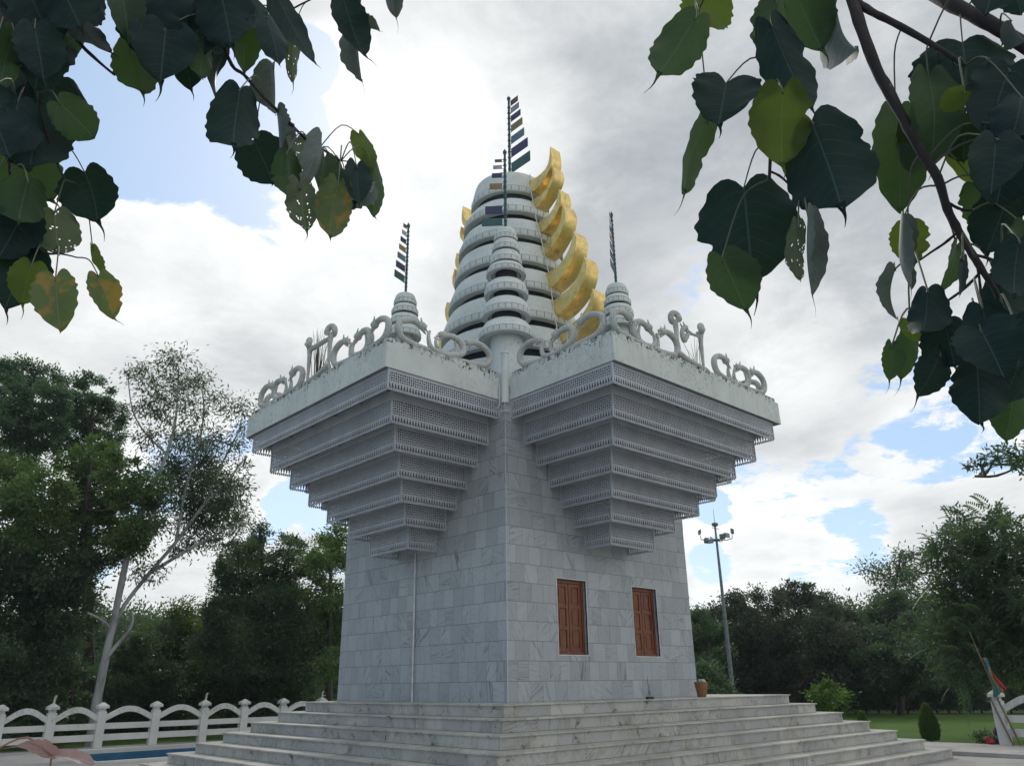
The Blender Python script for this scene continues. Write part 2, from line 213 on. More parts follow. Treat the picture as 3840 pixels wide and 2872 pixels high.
TREES = {'A':{'c':[((-3.99,25.47,13.97),0.87),
((-3.2,25.35,13.78),0.71),
((-4.54,24.32,12.58),0.88),
((-3.79,23.23,12.07),0.91),
((-3.18,22.13,11.95),0.61),
((-4.49,23.75,10.91),0.89),
((-3.7,23.73,10.88),0.91),
((-5.41,22.44,11.3),0.85),
((-3.18,22.11,10.78),0.56),
((-3.55,26.22,10.31),0.95)],'D':35},'B':{'c':[((-1.58,25.41,13.93),0.61),
((-1.36,23.5,12.87),0.62),
((-2.0,24.53,12.84),0.62),
((-0.57,26.6,12.74),0.79),
((-1.4,26.45,12.31),0.82),
((-0.2,25.93,12.0),0.58),
((-0.66,24.03,12.49),0.43),
((-1.08,24.58,10.7),0.78),
((-1.98,25.6,11.26),0.59)],'D':36},'C':{'c':[((-1.09,16.67,7.74),0.53),
((-0.39,18.31,7.34),0.49),
((-0.83,17.38,6.12),0.47),
((-2.17,20.01,9.51),0.74),
((-2.02,16.95,8.39),0.62),
((-2.81,19.41,8.71),0.75),
((-1.7,19.85,8.26),0.94),
((-1.27,17.34,7.47),0.6),
((-2.59,20.16,7.77),0.85),
((-1.16,19.72,7.14),0.83),
((-1.23,16.55,6.5),0.45),
((-2.03,19.33,6.65),0.83),
((-4.14,17.2,7.34),0.81),
((-4.73,19.14,8.14),0.79),
((-4.54,18.86,6.9),0.87),
((-3.74,17.86,6.32),0.85),
((-1.38,17.74,5.96),0.53)],'D':29.9},'Dk':{'c':[((-3.76,21.13,5.91),1.24),
((-2.85,19.09,5.3),1.17),
((-2.21,18.3,5.19),0.73),
((-3.39,20.65,4.2),1.34),
((-2.26,19.46,3.88),1.14),
((-2.79,20.91,2.75),1.34),
((-2.18,18.63,2.41),0.77),
((-3.45,19.23,1.6),0.95),
((-2.03,20.74,1.44),0.87),
((-4.57,20.14,4.98),1.05),
((-1.6,19.51,1.16),0.6),
((-3.36,18.9,0.81),0.62),
((-2.76,17.92,0.75),0.56),
((-1.2,21.05,0.77),0.63),
((-4.77,18.59,2.78),0.97)],'D':30.9},'E':{'c':[((1.08,18.58,8.8),0.8),
((1.26,16.7,8.13),0.73),
((1.51,18.82,7.67),0.83),
((1.88,16.57,8.2),0.57),
((0.59,19.09,8.82),0.7),
((1.05,17.49,9.64),0.62),
((-0.92,16.98,12.73),0.5),
((-1.38,18.97,12.67),0.38),
((0.55,18.12,12.67),0.46),
((-0.84,18.61,12.14),0.52),
((-0.18,17.58,12.01),0.55),
((-2.23,17.29,11.97),0.2),
((-0.54,18.36,11.22),0.62),
((-0.12,16.22,10.75),0.52),
((-1.23,18.75,11.17),0.34),
((1.22,17.73,11.89),0.28),
((-0.98,17.51,9.95),0.49),
((0.52,18.6,10.42),0.67),
((0.66,16.27,10.07),0.36),
((1.7,16.61,11.27),0.52),
((2.49,17.85,11.01),0.36),
((1.53,16.64,9.89),0.44),
((-0.04,18.47,9.21),0.68),
((0.9,17.77,9.05),0.71),
((2.26,18.49,9.06),0.53),
((2.81,18.46,9.79),0.25),
((0.71,18.25,8.07),0.71),
((1.73,18.2,8.03),0.8),
((-0.67,16.58,7.74),0.53),
((2.24,17.62,7.66),0.62),
((1.45,18.45,7.0),0.75),
((1.62,16.68,6.52),0.55),
((0.59,17.65,6.14),0.36),
((2.25,16.72,7.1),0.3),
((-0.13,19.41,5.47),0.36),
((-0.27,17.06,5.22),0.28),
((-1.18,17.66,5.81),0.34),
((-0.96,16.11,6.61),0.39)],'D':29.6},'F':{'c':[((4.15,20.41,5.19),0.85),
((5.47,20.76,5.55),0.96),
((5.56,22.08,6.8),0.6),
((4.83,22.36,6.96),0.48),
((5.43,19.4,6.84),0.34),
((6.99,21.63,7.69),0.25),
((4.18,19.36,7.45),0.26),
((5.09,21.8,7.51),0.24),
((4.39,19.13,7.16),0.2),
((4.55,20.17,6.85),0.34),
((5.15,18.38,6.41),0.26),
((6.78,21.14,7.1),0.2),
((6.17,21.31,7.56),0.2),
((5.59,18.46,6.83),0.17),
((5.54,20.25,6.39),0.35),
((3.96,19.78,6.84),0.22),
((3.9,20.84,6.97),0.23),
((4.01,21.07,6.44),0.3),
((2.91,19.55,6.08),0.25),
((7.11,21.0,6.31),0.32),
((5.27,19.26,4.19),1.2),
((4.48,20.39,3.97),1.06),
((2.88,19.35,4.18),0.59),
((3.23,18.96,2.93),0.99),
((4.63,19.18,2.63),1.16),
((6.13,19.1,2.65),1.2),
((6.71,21.49,5.26),0.76),
((7.33,21.0,4.02),0.94),
((4.28,20.63,1.83),1.0),
((5.5,19.94,1.48),1.01),
((6.92,20.19,1.46),0.86),
((3.87,22.47,2.37),0.74),
((3.28,20.42,5.85),0.33)],'D':34},'G':{'c':[((7.19,19.45,7.02),0.59),
((6.87,17.83,7.35),0.49),
((6.53,18.91,6.14),0.68),
((7.54,19.0,6.23),0.74),
((6.98,18.24,4.91),0.86),
((7.04,19.07,3.71),0.9),
((7.76,18.68,3.72),0.75),
((6.22,16.41,2.41),0.61),
((5.63,16.89,6.19),0.43)],'D':33},'H':{'c':[((2.28,24.06,3.38),0.76),
((3.23,24.04,3.22),0.77),
((3.44,23.91,4.14),0.47),
((2.79,23.4,4.63),0.42),
((3.86,23.82,3.59),0.7),
((3.41,25.85,2.54),0.91),
((4.94,26.67,2.47),0.87),
((2.18,25.06,2.69),0.69),
((4.51,24.3,3.16),0.59)],'D':38},'I':{'c':[((22.5,11.32,4.11),0.56),
((23.82,11.57,3.81),0.57),
((23.8,12.48,3.26),0.71),
((24.84,12.24,2.85),0.63),
((22.26,11.34,2.19),0.59),
((23.26,12.61,3.89),0.67)],'D':39},'M':{'c':[((29.0,13.26,5.18),0.9),
((32.07,13.31,5.79),0.95),
((29.91,10.45,5.61),0.87),
((33.52,11.15,5.25),0.93),
((29.2,14.63,4.56),0.92),
((33.29,9.79,4.42),0.75),
((32.63,8.72,3.71),0.63),
((29.05,12.92,3.74),1.37),
((30.85,11.76,3.97),1.39),
((29.49,9.09,3.35),1.29),
((29.96,8.03,2.57),1.04),
((29.58,14.3,2.28),1.3),
((30.2,12.72,2.36),1.28),
((32.93,11.84,2.12),1.31),
((29.51,8.67,1.63),0.99),
((29.37,14.9,1.12),0.9),
((29.96,13.28,1.22),0.88),
((32.14,10.56,1.07),0.72)],'D':46},'N':{'c':[((37.94,9.53,7.54),0.55),
((37.2,8.08,7.84),0.53),
((37.69,7.46,8.07),0.42),
((36.75,8.65,6.57),0.53),
((37.81,8.01,6.84),0.64),
((35.98,6.63,6.87),0.4),
((36.84,9.4,5.88),0.42),
((37.89,8.74,5.88),0.48),
((35.49,6.96,5.77),0.5)],'D':50},'O':{'c':[((34.45,8.19,5.01),0.75),
((33.67,6.62,5.17),0.72),
((34.48,7.64,4.1),1.03),
((31.48,5.53,3.88),0.81),
((31.55,7.47,3.55),0.7),
((31.08,6.04,2.62),1.07),
((29.6,6.58,2.21),0.92),
((30.2,4.68,2.37),1.02),
((31.01,6.01,1.48),0.79),
((34.73,5.58,2.1),1.17),
((30.11,6.98,1.29),0.57)],'D':45},'Q':{'c':[((16.95,-2.21,5.95),0.43),
((15.79,-3.32,5.78),0.48),
((15.34,-3.94,5.29),0.46),
((15.24,-2.15,5.22),0.4),
((16.94,-2.3,5.09),0.73),
((16.58,-3.11,4.83),0.7),
((16.87,-3.59,4.67),0.64),
((15.95,-1.62,4.54),0.5),
((15.6,-2.4,4.04),0.74),
((16.48,-2.92,3.79),0.75),
((17.32,-0.92,5.3),0.21),
((15.74,-3.7,3.44),0.73),
((16.85,-1.46,3.4),0.64),
((15.26,-1.63,2.68),0.53),
((15.39,-2.59,2.88),0.72),
((15.99,-3.14,2.51),0.71),
((14.96,-2.34,2.1),0.63),
((17.77,-2.16,1.81),0.49),
((15.66,-1.65,1.69),0.42),
((15.65,-3.69,2.06),0.62)],'D':27},'V':{'c':[((1.5,-7.56,4.19),0.11),
((1.53,-7.34,4.16),0.08),
((1.85,-7.68,4.28),0.14),
((2.14,-7.67,4.17),0.1),
((2.24,-6.99,4.32),0.04),
((2.98,-7.67,4.41),0.17),
((2.94,-8.13,4.49),0.25),
((2.09,-8.76,4.25),0.34),
((2.7,-9.35,4.52),0.51),
((3.19,-10.16,4.71),0.77),
((2.0,-10.74,4.52),0.72)],'D':12},'U':{'c':[((1.44,23.34,2.64),0.76),
((1.87,21.22,1.77),0.79),
((3.51,22.28,1.68),0.84),
((0.85,21.25,1.55),0.64),
((1.67,22.28,1.05),0.52),
((3.92,20.9,1.25),0.64),
((0.73,20.35,2.94),0.57),
((2.94,22.4,0.94),0.54),
((1.92,23.04,3.41),0.55)],'D':34},'sh1':{'c':[((14.47,2.07,1.21),0.22),
((14.36,1.61,1.17),0.3),
((16.12,2.14,0.97),0.23),
((14.19,1.83,0.92),0.22),
((15.86,2.16,0.74),0.2),
((14.43,1.69,1.36),0.17)],'D':27},'sh2':{'c':[((15.73,6.9,1.73),0.4),
((15.97,6.47,1.47),0.36),
((14.82,6.17,1.3),0.35),
((15.92,5.98,1.26),0.19),
((15.17,6.78,1.91),0.33)],'D':31}}
LIMBS = {'E':[[((-1.3269,17.5468,0.6376),0.157),
((-1.3476,17.5528,1.1658),0.1438),
((-1.3291,17.5475,1.7692),0.1306),
((-1.2976,17.5383,2.8003),0.118),
((-1.2481,17.5239,3.5781),0.1045),
((-1.2098,17.5127,4.8165),0.1064),
((-1.1505,17.4952,5.8729),0.0927),
((-1.008,17.4526,6.9699),0.0943),
((-0.75,17.3734,8.1169),0.0721),
((-0.4824,17.2884,9.3095),0.0572),
((-0.3708,17.2522,10.7041),0.0417),
((-0.5288,17.3034,12.662),0.0171)],[((-1.1988,17.7178,3.2051),0.0747),
((-1.002,17.6596,4.0753),0.0683),
((-0.4226,17.4793,5.1716),0.0622),
((0.2555,17.2514,6.2948),0.0559),
((0.9442,17.0008,7.6384),0.0574),
((1.5726,16.755,8.5294),0.0419),
((2.0931,16.5385,9.5296),0.0171)],[((-0.4613,17.2816,5.1785),0.0619),
((0.5035,16.9508,5.9655),0.0555),
((1.4095,16.6051,6.6197),0.0405),
((2.1013,16.3174,7.0998),0.0165)],[((-1.3487,17.449,2.4501),0.0658),
((-1.1074,17.378,2.8676),0.0591),
((-0.8163,17.2893,3.3371),0.0523),
((-0.7446,17.2669,3.6537),0.0376),
((-0.7986,17.2838,3.9417),0.0226)],[((-1.2846,17.5345,3.3921),0.0521),
((-1.511,17.5994,3.6154),0.0446),
((-1.7923,17.6773,3.7797),0.0371),
((-2.0259,17.7397,3.8873),0.0296)],[((-0.4824,17.2884,9.3095),0.0409),
((-1.3002,17.5391,10.0588),0.0326),
((-1.7706,17.6714,10.8509),0.0245),
((-2.0714,17.7516,12.0294),0.0124)],[((0.3215,17.4402,6.3269),0.0563),
((0.3828,17.4187,8.1315),0.0412),
((0.6144,17.3361,9.8715),0.0338),
((0.5983,17.3418,11.3022),0.0258),
((0.3409,17.4334,12.4663),0.0131)],[((0.9442,17.0008,7.6384),0.041),
((1.3541,16.8424,9.2),0.0337),
((1.7441,16.685,10.4766),0.0258),
((1.8134,16.6563,11.3035),0.013)]],'F':[[((5.3797,20.2054,0.3191),0.1604),
((5.1828,20.2998,3.0196),0.1286),
((5.1684,20.3066,4.795),0.0844),
((4.9225,20.4222,6.4487),0.0572),
((4.685,20.5316,7.9644),0.0193)],[((5.1684,20.3066,4.795),0.0562),
((5.6945,20.0512,5.9105),0.0477),
((5.8096,19.9939,6.9541),0.029),
((6.1416,19.8253,7.6426),0.0146)],[((5.1036,20.3373,3.8976),0.0556),
((4.2751,20.7152,5.3202),0.0374),
((4.0636,20.8074,6.7904),0.0142)]],'M':[[((30.7873,11.946,-0.0194),0.3594),
((30.7951,11.932,0.6017),0.3132),
((30.5946,12.2892,1.3246),0.2189),
((30.1852,12.9962,2.2527),0.1479)],[((30.7951,11.932,0.6017),0.2409),
((31.1479,11.2847,1.312),0.1809),
((31.4196,10.7687,2.2076),0.1089)]],'N':[[((36.4891,9.4089,-0.1582),0.1127),
((36.7116,8.8852,3.1468),0.1025),
((36.9337,8.3453,5.8465),0.0782),
((37.202,7.6679,7.9767),0.0395)]],'V':[[((2.5464,-9.47,0.1133),0.1602),
((2.5732,-9.9213,1.8308),0.1432),
((2.5762,-10.0019,3.2625),0.101),
((2.527,-9.2482,4.0178),0.0605),
((2.3924,-8.2756,4.3266),0.0296),
((2.3018,-7.8235,4.2858),0.0182),
((2.2452,-7.5787,4.3286),0.0123),
((2.163,-7.2589,4.2862),0.0062),
((2.0942,-7.0161,4.2602),0.0032)],[((2.2452,-7.5787,4.3286),0.0092),
((2.1734,-7.2974,4.216),0.0062),
((2.1092,-7.0672,4.1106),0.0031)]],'U':[[((1.892,21.6581,0.4185),0.1198),
((1.7531,21.7068,2.0214),0.0697)]],'Q':[[((17.779,-3.7443,0.4049),0.0764),
((17.2427,-3.66,1.3602),0.0638),
((16.6342,-3.3114,2.575),0.0582),
((16.5076,-2.8619,4.1228),0.0536),
((16.5091,-2.867,5.5944),0.0275)]],'A':[[((-1.6417,23.7194,-0.1006),0.2973),
((-2.5243,23.9086,4.6564),0.2593),
((-3.4374,24.0794,9.8797),0.1451),
((-3.8612,24.1502,13.0979),0.0561)]],'B':[[((0.5714,24.1806,-0.2324),0.2101),
((-0.3036,24.4214,4.8177),0.202),
((-1.1924,24.6419,10.3905),0.1353),
((-1.422,24.695,13.4417),0.0498)]],'C':[[((-1.008,20.9873,-0.0293),0.1096),
((-1.6065,20.6262,3.6729),0.1045),
((-2.3747,18.7557,7.3188),0.079),
((-2.5448,18.3852,9.006),0.0399)]],'Dk':[[((-1.8736,20.6922,-0.2493),0.1971),
((-2.3217,20.7975,2.1688),0.1555),
((-2.9578,20.9353,5.1748),0.0801)]],'G':[[((7.2342,18.085,-0.0247),0.1406),
((7.0513,18.1911,2.973),0.1183),
((6.8795,18.2893,6.5626),0.0568)]],'H':[[((3.9735,25.1565,0.2572),0.1351),
((3.7747,25.2308,2.2489),0.0984),
((3.5499,25.3132,4.3212),0.0402)]],'I':[[((22.7183,11.692,-0.1446),0.1039),
((22.8974,11.4293,2.9982),0.0643)]],'O':[[((32.045,7.0841,-0.1879),0.2017),
((32.2578,6.5709,2.9804),0.1378),
((32.3338,6.3829,4.7396),0.0582)]],'sh1':[[((14.6247,1.882,0.5211),0.0416),
((14.6682,1.7965,1.1638),0.021)]],'sh2':[[((16.2071,7.0413,0.8232),0.0499),
((16.2426,6.9889,1.4425),0.0251)]]}
SKY = {'blue':[((0.0622,0.799,0.5982),9.23,0.5),
((0.1595,0.7693,0.6187),8.89,0.5),
((0.2555,0.7285,0.6356),6.84,0.5),
((0.3128,0.7331,0.6039),3.93,0.4),
((0.3039,0.6731,0.6743),2.56,0.45),
((0.2646,0.7802,0.5668),5.13,0.22),
((0.1771,0.8007,0.5723),5.13,0.2),
((0.4465,0.8722,0.1996),3.25,0.42),
((0.3833,0.8717,0.3054),2.39,0.25),
((0.43,0.8747,0.2236),2.39,0.3),
((0.8241,0.5301,0.1995),1.64,0.35),
((0.9058,0.3962,0.1504),2.91,0.33),
((0.91,0.3249,0.2575),2.39,0.12),
((0.87,0.4864,0.0802),2.05,0.0),
((0.8266,0.5465,0.1342),2.05,0.22),
((0.9351,0.2766,0.2216),3.42,0.1),
((0.8838,0.4528,0.1178),2.05,0.15),
((0.3274,0.9055,0.27),4.1,0.15),
((0.8347,0.3413,0.4322),6.84,-0.2),
((0.5719,0.5344,0.6224),13.67,-0.3),
((0.2203,0.87,0.4412),8.89,-0.25),
((0.4314,0.7033,0.5651),6.84,-0.2),
((0.5244,0.484,0.7005),14.36,-0.35),
((0.3905,0.6219,0.6788),3.76,-0.3),
((0.7534,0.2162,0.621),17.09,-0.3),
((0.394,0.8186,0.418),8.55,-0.15),
((0.8364,0.4129,0.3605),6.84,-0.15),
((0.857,0.493,0.1499),3.08,-0.2),
((0.8918,0.4303,0.14),2.39,-0.2),
((0.4551,0.8757,0.1614),2.05,-0.3),
((0.4063,0.8805,0.2441),2.05,-0.3),
((-0.9,0.35,0.25),62,0.22)],'bright':[((0.4509,0.6146,0.6473),4.44,0.3),  # wide last blue entry: unseen sky, added to dim the left walls
((0.4574,0.6182,0.6393),11.28,0.18),
((0.3338,0.6617,0.6714),3.76,0.35),
((0.4969,0.6667,0.5555),14.36,0.15),
((0.2003,0.8563,0.476),10.94,0.25),
((0.1801,0.9423,0.2822),10.25,0.1),
((0.4003,0.773,0.4922),8.89,0.25),
((0.8202,0.4325,0.3745),7.52,0.25),
((0.8585,0.4977,0.1232),8.89,0.35),
((0.6953,0.4595,0.5526),14.36,-0.12),
((0.855,0.2667,0.4448),10.25,-0.08),
((0.6319,0.5565,0.5394),5.13,-0.05),
((0.86,0.4422,0.2548),7.52,0.05),
((0.9344,0.2955,0.1989),8.89,0.15),
((0.3285,0.9241,0.1952),10.25,0.15),
((0.3346,0.6814,0.651),2.39,0.3),
((0.8384,0.1728,0.517),10.25,-0.12),
((-0.9,0.35,0.25),70,-0.55),  # dark patch of unseen sky, added to shade the left-facing walls
((0.2,-0.95,0.25),55,0.3)]}  # bright patch of unseen sky, added to light the right-facing walls
C = bpy.data.collections.new('scene_objects'); bpy.context.scene.collection.children.link(C)
R = math.radians
PI = math.pi
# ------------------------------------------------------------------ mesh helpers
class MB:
    """collects shapes and links them as one mesh object"""
    def __init__(self): self.v = []; self.f = []; self.m = []; self.uv = None
    def add(self, verts, faces, mi=0):
        n = len(self.v); self.v += [tuple(p) for p in verts]
        for f in faces: self.f.append(tuple(i + n for i in f)); self.m.append(mi)
    def box(self, x0, x1, y0, y1, z0, z1, mi=0):
        v = [(x, y, z) for z in (z0, z1) for y in (y0, y1) for x in (x0, x1)]
        self.add(v, [(0, 2, 3, 1), (4, 5, 7, 6), (0, 1, 5, 4), (2, 6, 7, 3), (0, 4, 6, 2), (1, 3, 7, 5)], mi)
    def mbox(self, fn, a0, a1, b0, b1, c0, c1, mi=0):
        v = [fn(x, y, z) for z in (c0, c1) for y in (b0, b1) for x in (a0, a1)]
        self.add(v, [(0, 2, 3, 1), (4, 5, 7, 6), (0, 1, 5, 4), (2, 6, 7, 3), (0, 4, 6, 2), (1, 3, 7, 5)], mi)
    def tube(self, pts, rad, n=8, mi=0, cap=True, flat=None):
        P = [Vector(p) for p in pts]
        if not hasattr(rad, '__len__'): rad = [rad] * len(P)
        t0 = (P[1] - P[0]).normalized()
        a = Vector((0, 0, 1)) if abs(t0.z) < .9 else Vector((1, 0, 0))
        u = t0.cross(a).normalized(); base = len(self.v); rows = []
        for i, p in enumerate(P):
            t = (P[min(i + 1, len(P) - 1)] - P[max(i - 1, 0)]).normalized()
            u = (u - t * u.dot(t)).normalized(); w = t.cross(u)
            rows.append([tuple(p + (u * math.cos(2 * PI * k / n) + w * math.sin(2 * PI * k / n)) * rad[i]) for k in range(n)])
        v = [q for r in rows for q in r]; f = []
        for i in range(len(P) - 1):
            for k in range(n):
                f.append((i * n + k, i * n + (k + 1) % n, (i + 1) * n + (k + 1) % n, (i + 1) * n + k))
        if cap: f.append(tuple(range(n))[::-1]); f.append(tuple((len(P) - 1) * n + k for k in range(n)))
        self.add(v, f, mi)
    def lathe(self, prof, c=(0, 0), n=48, mi=0, a0=0, a1=2 * PI, close=True):
        full = abs(a1 - a0 - 2 * PI) < 1e-6; m = n if full else n + 1; v = []; f = []
        for (r, z) in prof:
            for k in range(m):
                a = a0 + (a1 - a0) * k / n; v.append((c[0] + r * math.cos(a), c[1] + r * math.sin(a), z))
        for i in range(len(prof) - 1):
            for k in range(n if full else n):
                k2 = (k + 1) % m; f.append((i * m + k, i * m + k2, (i + 1) * m + k2, (i + 1) * m + k))
        self.add(v, f, mi)
    def prism(self, poly, fn, h0, h1, mi=0):
        n = len(poly); v = [fn(p[0], p[1], h0) for p in poly] + [fn(p[0], p[1], h1) for p in poly]
        f = [tuple(range(n))[::-1], tuple(range(n, 2 * n))] + [(i, (i + 1) % n, n + (i + 1) % n, n + i) for i in range(n)]
        self.add(v, f, mi)
    def blob(self, c, r, n=8, mi=0, rnd=None, k=.2):
        v = []; f = []
        for i in range(n // 2 + 1):
            th = PI * i / (n // 2)
            for j in range(n):
                ph = 2 * PI * j / n; s = 1 if rnd is None else 1 + rnd.uniform(-k, k)
                v.append((c[0] + r[0] * s * math.sin(th) * math.cos(ph), c[1] + r[1] * s * math.sin(th) * math.sin(ph), c[2] + r[2] * s * math.cos(th)))
        for i in range(n // 2):
            for j in range(n): f.append((i * n + j, i * n + (j + 1) % n, (i + 1) * n + (j + 1) % n, (i + 1) * n + j))
        self.add(v, f, mi)
    def build(self, name, mats, parent=None, smooth=None):
        me = bpy.data.meshes.new(name); me.from_pydata(self.v, [], self.f)
        if not isinstance(mats, (list, tuple)): mats = [mats]
        for q in mats: me.materials.append(q)
        if len(mats) > 1: me.polygons.foreach_set('material_index', self.m)
        if self.uv is not None:
            l = me.uv_layers.new(name='UVMap'); idx = np.zeros(len(me.loops), dtype=np.int32); me.loops.foreach_get('vertex_index', idx)
            l.data.foreach_set('uv', np.array(self.uv, dtype=np.float32)[idx].ravel())
        if smooth is not None:
            me.shade_smooth()
            if smooth > 0: me.set_sharp_from_angle(angle=smooth)
        me.update(); return link(name, me, parent)
def link(name, data, parent=None):
    o = bpy.data.objects.new(name, data); C.objects.link(o)
    if parent: o.parent = parent
    return o
def tag(o, label=None, cat=None, group=None, kind=None):
    if label: o['label'] = label
    if cat: o['category'] = cat
    if group: o['group'] = group
    if kind: o['kind'] = kind
    return o
def thing(name, label, cat, loc=(0, 0, 0), group=None):
    o = link(name, None); o.location = loc; o.empty_display_size = .2
    return tag(o, label, cat, group)
def keep(o, parent):                        # parent a mesh whose vertices are already in world metres
    o.parent = parent; o.matrix_parent_inverse = parent.matrix_basis.inverted(); return o
def npmesh(name, V, F4, mats, parent=None):
    me = bpy.data.meshes.new(name); n = len(V); m = len(F4)
    me.vertices.add(n); me.vertices.foreach_set('co', np.asarray(V, np.float32).ravel())
    me.loops.add(m * 4); me.loops.foreach_set('vertex_index', np.asarray(F4, np.int32).ravel())
    me.polygons.add(m); me.polygons.foreach_set('loop_start', np.arange(0, m * 4, 4, dtype=np.int32))
    me.update(calc_edges=True); me.materials.append(mats); me.validate()
    return link(name, me, parent)
# ------------------------------------------------------------------ materials
class NT:
    def __init__(self, name):
        self.mat = bpy.data.materials.new(name); self.mat.use_nodes = True; self.t = self.mat.node_tree
        self.b = self.t.nodes['Principled BSDF']; self.out = self.t.nodes['Material Output']
    def n(self, typ, **kw):
        nd = self.t.nodes.new(typ)
        for k, v in kw.items():
            if k == 'inp':
                for a, b in v.items():
                    if hasattr(b, 'is_output'): self.t.links.new(b, nd.inputs[a])
                    else: nd.inputs[a].default_value = b
            else: setattr(nd, k, v)
        return nd
    def math(self, op, a, b=0., c=None):
        i = {0: a, 1: b}
        if c is not None: i[2] = c
        return self.n('ShaderNodeMath', operation=op, inp=i).outputs[0]
    def mix(self, f, a, b, mode='MIX'):
        nd = self.n('ShaderNodeMix', data_type='RGBA', blend_type=mode)
        for s, v in ((nd.inputs[0], f), (nd.inputs[6], a), (nd.inputs[7], b)):
            if hasattr(v, 'is_output'): self.t.links.new(v, s)
            else: s.default_value = v if not isinstance(v, tuple) else (*v, 1)
        return nd.outputs[2]
    def ramp(self, f, stops):
        nd = self.n('ShaderNodeValToRGB', inp={0: f}); e = nd.color_ramp.elements
        while len(e) < len(stops): e.new(.5)
        for q, (p, c) in zip(e, stops): q.position = p; q.color = (*c, 1) if isinstance(c, tuple) else (c, c, c, 1)
        return nd.outputs[0]
    def mrange(self, f, a, b, c=0., d=1., smooth=False):
        nd = self.n('ShaderNodeMapRange', inp={0: f, 1: a, 2: b, 3: c, 4: d})
        if smooth: nd.interpolation_type = 'SMOOTHSTEP'
        return nd.outputs[0]
    def noise(self, vec, scale, detail=4, rough=.55, dist=0., dim='3D'):
        i = {'Scale': scale, 'Detail': detail, 'Roughness': rough, 'Distortion': dist}
        if vec is not None: i['Vector'] = vec
        return self.n('ShaderNodeTexNoise', noise_dimensions=dim, inp=i).outputs[0]
    def pos(self): return self.n('ShaderNodeNewGeometry').outputs['Position']
    def xyz(self, v): return self.n('ShaderNodeSeparateXYZ', inp={0: v}).outputs
    def comb(self, x, y, z): return self.n('ShaderNodeCombineXYZ', inp={0: x, 1: y, 2: z}).outputs[0]
    def scalev(self, v, s): return self.n('ShaderNodeVectorMath', operation='MULTIPLY', inp={0: v, 1: s}).outputs[0]
    def set(self, **kw):
        for k, v in kw.items():
            k = {'color': 'Base Color', 'rough': 'Roughness', 'metal': 'Metallic', 'spec': 'Specular IOR Level', 'normal': 'Normal'}[k]
            if hasattr(v, 'is_output'): self.t.links.new(v, self.b.inputs[k])
            else: self.b.inputs[k].default_value = (*v, 1) if isinstance(v, tuple) else v
        return self.mat
    def bump(self, h, s=.3, d=.02):
        return self.n('ShaderNodeBump', inp={'Strength': s, 'Distance': d, 'Height': h}).outputs[0]
def plain(name, c, rough=.6, metal=0., var=.25, scale=6., bump=.1):
    t = NT(name); p = t.pos(); n = t.noise(p, scale, 5)
    col = t.mix(t.mrange(n, .3, .7), tuple(x * (1 - var) for x in c), tuple(min(1, x * (1 + var)) for x in c))
    t.set(color=col, rough=rough, metal=metal)
    if bump: t.set(normal=t.bump(t.noise(p, scale * 6, 4), bump, .01))
    return t.mat
